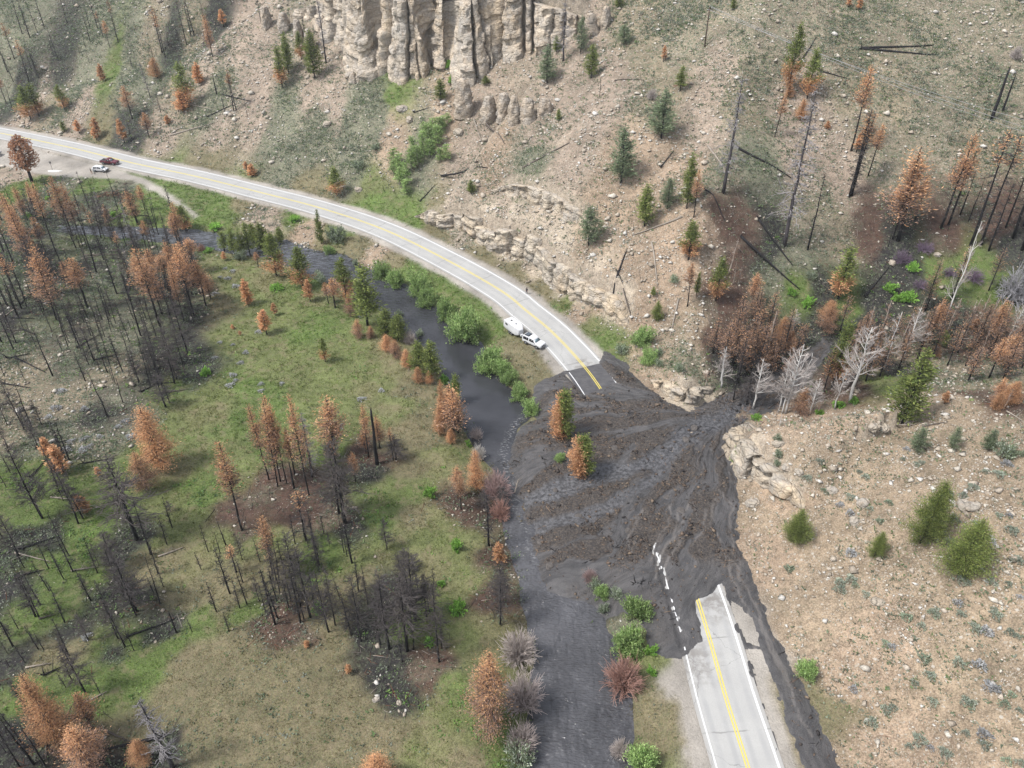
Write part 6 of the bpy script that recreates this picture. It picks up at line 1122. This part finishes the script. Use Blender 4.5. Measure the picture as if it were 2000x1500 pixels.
pile('brush_pile', 222, 385, 170, 2.2, .9, [(150, 108, 88), (110, 86, 76), (56, 52, 52), (170, 124, 100)], 'long brown heap of scorched branches beside the dirt track')
pile('driftwood_pile', 1018, 905, 46, .9, .3, [(60, 54, 52), (120, 104, 90), (44, 42, 42)], 'dark driftwood snagged in the mud near the river edge')
pile('driftwood_pile', 1158, 1045, 90, .9, .7, [(96, 84, 74), (60, 54, 52), (122, 106, 92)], 'muddy heap of sticks caught on a flattened shrub in the mud')
pile('driftwood_pile', 1450, 790, 60, 1.3, .6, [(70, 64, 62), (48, 46, 46), (130, 120, 112)], 'tangle of dark branches at the mouth of the burned gully')
# ------------------------------------------------------------------ vehicles
M_WPAINT = mat_simple('white_car_paint', C3(250, 250, 252, 1.1), .3, spec=.5)
M_RPAINT = mat_simple('maroon_paint', C3(118, 40, 56), .3, spec=.5)
M_GLASS = mat_simple('car_glass', C3(120, 146, 156), .08, spec=.6); M_DGLASS = mat_simple('dark_glass', C3(38, 40, 46), .1, spec=.5)
M_TYRE = mat_simple('tyre_rubber', C3(44, 44, 46), .8); M_RIM = mat_simple('rim_metal', C3(178, 180, 184), .35, metal=.5)
M_TRIM = mat_simple('dark_trim', C3(52, 54, 58), .6); M_CHROME = mat_simple('bumper_metal', C3(190, 192, 196), .3, metal=.6); M_LAMP = mat_simple('headlamp', C3(232, 236, 240), .15, spec=.6); M_TAIL = mat_simple('tail_lamp', C3(170, 40, 36), .3)
def loft(name, st, mats, seg=None):
    """st: list of (x, zb, zw, zr, wb, ww, wr): sill, belt and roof heights and half widths at each station along the car"""
    V = []; n = len(st)
    for x, zb, zw, zr, wb, ww, wr in st:
        ring = [(wb, zb), (ww, (zb+zw)/2), (ww*.985, zw), (wr, zr-.03), (wr*.82, zr), (-wr*.82, zr), (-wr, zr-.03), (-ww*.985, zw), (-ww, (zb+zw)/2), (-wb, zb)]
        V += [(x, y, z) for y, z in ring]
    F = []; m = 10
    for i in range(n-1):
        for j in range(m): F.append((i*m+j, (i+1)*m+j, (i+1)*m+(j+1) % m, i*m+(j+1) % m))
    bm = bmesh.new(); vs = [bm.verts.new(v) for v in V]
    for f in F: bm.faces.new([vs[k] for k in f])
    bm.faces.new([vs[k] for k in range(m)]); bm.faces.new([vs[(n-1)*m+k] for k in reversed(range(m))])
    bmesh.ops.recalc_face_normals(bm, faces=bm.faces); bmesh.ops.bevel(bm, geom=[e for e in bm.edges if e.calc_face_angle(0) > .5], offset=.035, segments=2, affect='EDGES')
    me = bpy.data.meshes.new(name); bm.to_mesh(me); bm.free()
    for q in mats: me.materials.append(q)
    return me
def quad_mesh(name, Q, mat, th=.012):
    """thin pane from four corners, given a thickness"""
    Q = np.array(Q, float); nrm = np.cross(Q[1]-Q[0], Q[3]-Q[0]); nrm /= np.linalg.norm(nrm); mb = MB()
    V = np.vstack([Q-nrm*th, Q+nrm*th]); mb.add(V, [(0, 3, 2, 1), (4, 5, 6, 7), (0, 1, 5, 4), (1, 2, 6, 5), (2, 3, 7, 6), (3, 0, 4, 7)]); return mb.mesh(name, [mat])
def bx(name, a, b, mat, parent):
    bm = bmesh.new(); bmesh.ops.create_cube(bm, size=1)
    for v in bm.verts: v.co = Vector([(a[k]+b[k])/2+v.co[k]*(b[k]-a[k]) for k in range(3)])
    bmesh.ops.bevel(bm, geom=bm.edges[:], offset=min(.02, .2*min(abs(b[k]-a[k]) for k in range(3))), segments=2, affect='EDGES')
    me = bpy.data.meshes.new(name); bm.to_mesh(me); bm.free(); me.materials.append(mat); return link(name, me, parent)
def cyl(name, c, r, wd, mat, parent, axis='Y', seg=20):
    mb = MB(); c = np.array(c, float); a = np.array({'Y': (0, 1, 0), 'X': (1, 0, 0), 'Z': (0, 0, 1)}[axis], float)
    mb.tube([c-a*wd/2, c-a*wd*.42, c+a*wd*.42, c+a*wd/2], [r*.93, r, r, r*.93], seg); return link(name, mb.mesh(name, [mat], smooth=False), parent)
def wheels(root, xs, hw, r):
    for x in xs:
        for s in (-1, 1):
            t = cyl('wheel', (x, s*(hw-.09), r), r, .24, M_TYRE, root); cyl('rim', (x, s*(hw+.02), r), r*.62, .05, M_RIM, t)
def vehicle(kind, P, ang):
    """P: middle of the wheelbase on the ground, ang: heading of the front"""
    nm, paint = {'suv': ('sport_utility_vehicle', M_WPAINT), 'pickup': ('pickup_truck', M_RPAINT), 'crossover': ('parked_car', M_WPAINT), 'suv2': ('parked_car', M_WPAINT)}[kind]
    root = link(nm, None, None, P, (0, 0, ang))
    if kind == 'suv':
        st = [(-2.32, .55, .98, 1.06, .88, .95, .84), (-2.28, .48, 1.02, 1.70, .90, .97, .80), (-2.1, .46, 1.05, 1.80, .92, .98, .80), (-.9, .46, 1.07, 1.83, .92, .98, .80), (.25, .46, 1.07, 1.80, .92, .98, .80), (.45, .46, 1.07, 1.72, .92, .98, .79), (1.08, .46, 1.07, 1.16, .92, .98, .90), (1.3, .46, 1.06, 1.13, .92, .98, .88), (2.2, .48, 1.0, 1.06, .9, .96, .86), (2.36, .55, .9, .95, .84, .9, .8)]
        wb, r, hw = (-1.35, 1.4), .39, .97; roofx = (-2.05, .3); wsx = (.48, 1.04); zr, zw = 1.8, 1.07
        panes = [('side_window', -2.1, -.75, M_DGLASS), ('side_window', -.55, .42, M_DGLASS)]
    elif kind == 'pickup':
        st = [(-2.75, .6, 1.0, 1.04, .88, .94, .9), (-2.7, .5, 1.05, 1.1, .9, .96, .93), (-.75, .48, 1.08, 1.12, .92, .98, .94), (-.7, .48, 1.08, 1.7, .92, .98, .78), (-.5, .48, 1.08, 1.78, .92, .98, .78), (.35, .48, 1.08, 1.76, .92, .98, .78), (.5, .48, 1.08, 1.7, .92, .98, .77), (1.15, .48, 1.08, 1.16, .92, .98, .9), (1.4, .48, 1.07, 1.13, .92, .98, .88), (2.5, .5, 1.0, 1.05, .9, .96, .86), (2.66, .55, .9, .95, .84, .9, .8)]
        wb, r, hw = (-1.65, 1.65), .4, .97; roofx = (-.45, .35); wsx = (.53, 1.1); zr, zw = 1.76, 1.08; panes = [('side_window', -.55, .5, M_DGLASS)]
    else:
        st = [(-2.2, .5, .9, .98, .8, .88, .78), (-2.12, .4, .95, 1.25, .84, .91, .74), (-1.75, .36, .98, 1.5, .86, .92, .7), (-.9, .34, .99, 1.6, .87, .92, .68), (.1, .34, .98, 1.58, .87, .92, .68), (.5, .34, .97, 1.48, .87, .92, .68), (1.25, .34, .95, 1.04, .87, .92, .82), (1.4, .34, .94, 1.0, .87, .92, .8), (2.05, .38, .85, .9, .84, .89, .76), (2.22, .45, .72, .78, .76, .82, .7)]
        wb, r, hw = (-1.32, 1.35), .35, .92; roofx = (-1.6, .1); wsx = (.52, 1.22); zr, zw = 1.55, .98; panes = [('side_window', -1.75, -.75, M_DGLASS), ('side_window', -.62, .42, M_DGLASS)]
    body = link('body', loft('body', st, [paint]), root)
    S = np.array(st); at = lambda x, k: float(np.interp(x, S[:, 0], S[:, k]))
    wheels(root, wb, hw, r)
    for s in (-1, 1):
        for nme, x0, x1, m in panes:
            def pt(x, f):
                w0, w1 = at(x, 5)*.985, at(x, 6); z0, z1 = at(x, 2), at(x, 3)-.03; return (x, s*(w0+(w1-w0)*f+.012), z0+(z1-z0)*f)
            x1b = x1+.35 if x1 > .3 else x1
            q = [pt(x0, .1), (x1b, s*(at(x1b, 5)*.985+.012), at(x1b, 2)+.05), pt(x1, .86), pt(x0+.06, .86)]
            link(nme, quad_mesh(nme, q, m), body)
        fx = st[-1][0]; lamp = bx('headlight', (fx-.12, s*.62-.14, st[-1][2]-.2), (fx+.015, s*.62+.14, st[-1][2]-.04), M_LAMP, root)
        rx = st[0][0]; bx('tail_light', (rx-.015, s*.74-.08, .75), (rx+.06, s*.74+.08, .98), M_TAIL, root)
        mx_ = wsx[1]-.15; bx('side_mirror', (mx_-.09, s*(hw+.04)-.1, zw+.02), (mx_+.06, s*(hw+.04)+.1, zw+.2), paint, root)
        for x in wb: cyl('wheel_arch', (x, s*(hw-.06), r+.04), r+.09, .11, M_TRIM, body)
    a, b = wsx; zt, zbm = at(a, 3)-.05, at(b, 3)+.02; n_ = .02
    link('windshield', quad_mesh('windshield', [(b, -.74, zbm+n_), (b, .74, zbm+n_), (a, .64, zt+n_), (a, -.64, zt+n_)], M_GLASS), root)
    bx('front_bumper', (st[-1][0]-.1, -.88, .42), (st[-1][0]+.09, .88, .6), M_CHROME if kind != 'crossover' else M_TRIM, root); bx('rear_bumper', (st[0][0]-.09, -.88, .45), (st[0][0]+.08, .88, .62), M_CHROME if kind != 'crossover' else M_TRIM, root)
    bx('grille', (st[-1][0]-.08, -.42, .66), (st[-1][0]+.02, .42, .84), M_TRIM, root)
    if kind == 'pickup':
        bx('cargo_bed', (-2.6, -.78, 1.085), (-.85, .78, 1.135), M_TRIM, root)
        for s in (-1, 1): bx('bed_rail', (-2.68, s*.88-.07, 1.08), (-.75, s*.88+.07, 1.2), paint, root)
    if kind == 'suv':
        rk_ = bx('roof_rack', (-1.95, -.62, 1.84), (-.85, .62, 1.9), M_TRIM, root); bx('cargo_bag', (-1.85, -.5, 1.9), (-.95, .5, 2.05), mat_simple('cargo_cover', C3(104, 112, 122), .6), rk_)
        link('rear_window', quad_mesh('rear_window', [(-2.325, .7, 1.15), (-2.325, -.7, 1.15), (-2.29, -.66, 1.6), (-2.29, .66, 1.6)], M_DGLASS), root)
    return root
def from_wheels(a, b, toward, width, **k):
    """near-side wheel contacts (rear, front) in the photo"""
    A, B = up(*a), up(*b); d = (B-A)/np.linalg.norm(B-A); n = np.array([-d[1], d[0]])
    if np.dot(n, np.array(toward)) < 0: n = -n
    M = (A+B)/2+n*width*.5; return (M[0], M[1], .03), math.atan2(d[1], d[0])
P, an = from_wheels((1025, 673), (1051, 682), (0, 1), 1.9); SUV_P, SUV_A = P, an-.12
tag(vehicle('suv', P, SUV_A), 'white two-door utility vehicle parked on the road edge in front of a white trailer', 'car')
P, an = from_wheels((200, 321.5), (223.8, 323.6), (0, 1), 1.9); tag(vehicle('pickup', P, an), 'dark red pickup truck stopped at the road edge by the gravel pull-out', 'truck')
P, an = from_wheels((184, 335.8), (204.3, 337.2), (0, 1), 1.8); tag(vehicle('crossover', P, an), 'white car parked on gravel just below the red pickup', 'car')
P = up(-11, 300); tag(vehicle('suv2', (P[0], P[1], .03), -.35), 'white car cut off by the left edge of the picture', 'car')
# trailer hitched behind the white vehicle
dv = np.array([math.cos(SUV_A-.28), math.sin(SUV_A-.28)]); hp_ = np.array(SUV_P[:2])-np.array([math.cos(SUV_A), math.sin(SUV_A)])*2.45; tc = hp_-dv*3.6
tr = link('camper_trailer', None, None, (tc[0], tc[1], .03), (0, 0, SUV_A-.28))
st = [(-2.4, .75, 1.4, 2.1, .9, .98, .86), (-2.3, .6, 1.4, 2.3, 1.02, 1.08, 1.0), (-1.2, .58, 1.45, 2.42, 1.04, 1.1, 1.04), (.8, .58, 1.45, 2.42, 1.04, 1.1, 1.04), (1.7, .6, 1.4, 2.3, .95, 1.0, .9), (2.35, .75, 1.25, 1.9, .62, .68, .56), (2.45, .85, 1.2, 1.75, .5, .56, .46)]
tb = link('body', loft('body', st, [M_WPAINT]), tr); wheels(tr, (-.25, .5), 1.1, .34)
for x in (-.9, .7): bx('roof_vent', (x-.16, -.18, 2.415), (x+.16, .18, 2.5), M_TRIM if x < 0 else M_CHROME, tr)
for s in (-1, 1): link('side_window', quad_mesh('side_window', [(-1.6, s*1.085, 1.62), (-.8, s*1.085, 1.62), (-.8, s*1.06, 2.0), (-1.6, s*1.06, 2.0)], M_DGLASS), tb)
bx('tongue', (2.3, -.06, .5), (3.65, .06, .6), M_TRIM, tr); bx('gas_bottle', (2.55, -.3, .6), (2.95, .3, 1.0), M_WPAINT, tr)
tag(tr, 'white rounded camper trailer hitched behind the white utility vehicle', 'trailer')

# ------------------------------------------------------------------ people
SKIN = mat_simple('skin', C3(206, 160, 134), .6); HAIR = mat_simple('dark_hair', C3(52, 44, 40), .7)
def person(px, py, face, top, legs, label, lift=0, step=.16, arm=0):
    P = hit(px, py)[0]
    J = {'pelvis': (0, 0, .95), 'waist': (0, 0, 1.12), 'chest': (0, .01, 1.34), 'neck': (0, .0, 1.5), 'head': (0, .03, 1.6), 'crown': (0, .02, 1.76),
         'hl': (.1, 0, .9), 'kl': (.11, step*.6+.02, .5), 'al': (.11, step*.4, .09), 'tl': (.12, step*.4+.17, .03), 'hr': (-.1, 0, .9), 'kr': (-.11, -step*.2+.03, .5), 'ar': (-.11, -step, .1), 'tr': (-.12, -step+.17, .03),
         'sl': (.19, 0, 1.42), 'el': (.25, -.03, 1.14), 'wl': (.24, .1+arm, .92+arm), 'sr': (-.19, 0, 1.42), 'er': (-.25, -.03, 1.14), 'wr': (-.24, .12, .92)}
    rad_ = {'pelvis': .15, 'waist': .135, 'chest': .155, 'neck': .058, 'head': .095, 'crown': .07, 'h': .095, 'k': .062, 'a': .045, 't': .035, 's': .065, 'e': .047, 'w': .032}
    E = [('pelvis', 'waist'), ('waist', 'chest'), ('chest', 'neck'), ('neck', 'head'), ('head', 'crown')]
    for s in 'lr': E += [('pelvis', 'h'+s), ('h'+s, 'k'+s), ('k'+s, 'a'+s), ('a'+s, 't'+s), ('chest', 's'+s), ('s'+s, 'e'+s), ('e'+s, 'w'+s)]
    for s, sg in (('l', 1), ('r', -1)):
        w_ = np.array(J['w'+s])
        for f in range(5):
            n1, n2 = f'f{f}{s}', f'g{f}{s}'; ln = [.06, .085, .095, .088, .07][f]; off = np.array([sg*(-.03 if f == 0 else .004), .03-.017*f, -.05 if f == 0 else -.075])
            J[n1] = tuple(w_+off); J[n2] = tuple(w_+off+np.array([0, .02, -ln*.8])); rad_[n1] = rad_[n2] = .0095; E += [('w'+s, n1), (n1, n2)]
    ks = list(J); me = bpy.data.meshes.new('person'); me.from_pydata([J[k] for k in ks], [(ks.index(a), ks.index(b)) for a, b in E], [])
    o = bpy.data.objects.new('tmp', me); COL.objects.link(o); m = o.modifiers.new('s', 'SKIN'); m.use_smooth_shade = True
    sv_ = me.skin_vertices[0].data if me.skin_vertices else None
    if sv_ is None:
        return None
    for i, k in enumerate(ks):
        r = rad_.get(k, rad_.get(k[0], .05)); sv_[i].radius = (r, r*(.8 if k in ('chest', 'pelvis', 'waist') else 1)); sv_[i].use_root = (k == 'pelvis')
    ss = o.modifiers.new('d', 'SUBSURF'); ss.levels = 1; ss.render_levels = 1
    dg = bpy.context.evaluated_depsgraph_get(); m2 = bpy.data.meshes.new_from_object(o.evaluated_get(dg)); bpy.data.objects.remove(o)
    m2.materials.clear()
    for q in (top, legs, SKIN): m2.materials.append(q)
    for p_ in m2.polygons:
        c = p_.center; p_.material_index = 2 if (c.z > 1.5 or (abs(c.x) > .17 and c.z < .95 and c.z > .6) or (abs(c.x) > .2 and c.z < 1.1)) else (0 if c.z > .97 else 1); p_.use_smooth = True
    r = link('person', m2, None, P, (0, 0, face))
    hb = bmesh.new(); bmesh.ops.create_uvsphere(hb, u_segments=14, v_segments=10, radius=.107)
    for v in list(hb.verts):
        if v.co.z < -.02 and v.co.y > -.03: hb.verts.remove(v)
    for v in hb.verts: v.co = v.co+Vector((0, .0, 1.675))
    hm = bpy.data.meshes.new('hair'); hb.to_mesh(hm); hb.free(); hm.materials.append(HAIR); link('hair', hm, r)
    fb = MB(); fb.tube([(0, .11, 1.64), (0, .145, 1.615)], [.012, .016], 6)
    for s in (-1, 1): fb.tube([(s*.035, .115, 1.655), (s*.035, .122, 1.655)], [.012, .008], 6); fb.tube([(s*.1, .02, 1.64), (s*.112, .015, 1.63)], [.022, .018], 6)
    fb.tube([(-.028, .115, 1.575), (0, .122, 1.572), (.028, .115, 1.575)], [.006, .008, .006], 5)
    link('face', fb.mesh('face', [SKIN]), r)
    return tag(r, label, 'person')
NAVY = mat_simple('navy_cloth', C3(62, 66, 88), .9); DARKC = mat_simple('dark_cloth', C3(48, 50, 60), .9); BLK = mat_simple('black_cloth', C3(38, 38, 42), .9); TANC = mat_simple('tan_cloth', C3(196, 150, 120), .9); PALE = mat_simple('pale_cloth', C3(190, 200, 206), .9)
person(1028.8, 575.2, 2.6, DARKC, NAVY, 'person in dark navy clothes walking on the far edge of the road bend', step=.22)
person(179.6, 340.8, -.6, BLK, TANC, 'person in a black top and light trousers at the rear of the white car')
person(186.0, 341.6, .5, PALE, BLK, 'person in a pale top and dark trousers beside the white car', arm=.12)

# ------------------------------------------------------------------ power line
M_POLE = mat_simple('weathered_pole', C3(92, 70, 62), .9, nscale=5); M_WIRE = mat_simple('wire_metal', C3(206, 206, 208), .4, metal=.3)
PA = hit(1376, 92)[0]
def pole(P, h, yaw, label):
    r = link('utility_pole', None, None, P, (0, 0, yaw)); mb = MB(); mb.tube([(0, 0, -.5), (0, 0, h*.5), (0, 0, h)], [.17, .14, .11], 10); link('shaft', mb.mesh('shaft', [M_POLE]), r)
    bx('crossarm', (-1.3, -.06, h-.7), (1.3, .06, h-.56), M_POLE, r)
    for x in (-1.15, 0, 1.15): z0 = h-.56 if x else h; cyl('insulator', (x, 0, z0+.1), .06, .2, M_LAMP, r, 'Z', 10)
    return tag(r, label, 'utility pole')
lo, hi = 2, 30
for k in range(25):
    m = (lo+hi)/2; yy = proj(PA[0], PA[1], PA[2]+m)[1]
    if yy > 13: lo = m
    else: hi = m
hA_ = lo
PB = np.array(hit(2230, 470)[0]); PCc = np.array([PA[0]-40, PA[1]+62, 0]); PCc[2] = float(grid_at(Z, PCc[0], PCc[1])) 
yaw = math.atan2(PB[1]-PA[1], PB[0]-PA[0])+math.pi/2
pole(PA, hA_, yaw, 'lone brown wooden utility pole standing on the hillside right of the cliff')
# next pole stands outside the frame to the right; find the height that puts the wires where they leave the picture
dirw = np.array([math.cos(yaw), math.sin(yaw)])
hB_ = 10.0
def wire(off, zoff, target_y, name_lab):
    a = np.r_[PA[:2]+dirw*off, PA[2]+hA_+zoff]; b = np.r_[PB[:2]+dirw*off, PB[2]+hB_+zoff]
    best = None
    for zb in np.arange(-12, 45, .5):
        bb = b+[0, 0, zb]; q = np.linspace(0, 1, 60)[:, None]; P_ = a+(bb-a)*q; P_[:, 2] -= 2.2*4*(q[:, 0]*(1-q[:, 0])); x_, y_, _ = proj(P_[:, 0], P_[:, 1], P_[:, 2]); e = abs(np.interp(2000, x_, y_)-target_y)
        if best is None or e < best[0]: best = (e, P_)
    mb = MB(); P_ = best[1]; mb.tube(P_-P_[0], .035, 4); o = link('power_line', mb.mesh('power_line', [M_WIRE]), None, P_[0]); tag(o, name_lab, 'cable', 'wires running from the utility pole'); return P_
wire(-1.15, -.36, 233, 'uppermost of the three thin pale wires crossing the upper right slope'); wire(0, .2, 248, 'middle one of the three thin pale wires crossing the upper right slope'); wire(1.15, -.36, 259, 'lowest of the three thin pale wires crossing the upper right slope')
# ------------------------------------------------------------------ pull-out odds and ends
P = hit(107, 334.5)[0]; mb = MB(); rg = np.random.default_rng(5)
bm = bmesh.new(); bmesh.ops.create_icosphere(bm, subdivisions=3, radius=1)
for v in bm.verts: v.co = Vector((v.co.x*2.1*(1+.15*math.sin(v.co.y*5)), v.co.y*.8, max(-.1, v.co.z*.28)))
me = bpy.data.meshes.new('gravel_heap'); bm.to_mesh(me); bm.free(); me.materials.append(mat_simple('white_gravel', C3(248, 246, 242, 1.1), .9, nscale=4)); tag(link('gravel_heap', me, None, P), 'small white heap at the near edge of the gravel pull-out', 'heap')
P = hit(103, 333)[0]; r = link('marker_post', None, None, P); mb = MB(); mb.tube([(0, 0, -.3), (0, 0, 2.6)], .05, 8); link('post', mb.mesh('post', [M_POLE]), r); bx('plate', (-.3, -.03, 2.1), (.3, .03, 2.7), mat_simple('grey_plate', C3(130, 128, 126), .6), r); tag(r, 'thin post with a small grey plate beside the white heap', 'sign post')

# ------------------------------------------------------------------ thin summer haze filling the valley
hz = bpy.data.materials.new('haze'); hz.use_nodes = True; t = hz.node_tree; t.nodes.clear(); ov = t.nodes.new('ShaderNodeOutputMaterial'); pv = t.nodes.new('ShaderNodeVolumePrincipled')
pv.inputs['Color'].default_value = (.86, .9, .95, 1); pv.inputs['Density'].default_value = .00012; pv.inputs['Anisotropy'].default_value = .2; t.links.new(pv.outputs[0], ov.inputs['Volume'])
mb = MB(); mb.box((-950, -550, -60), (950, 1350, 420)); tag(link('haze', mb.mesh('haze', [hz])), kind='stuff')
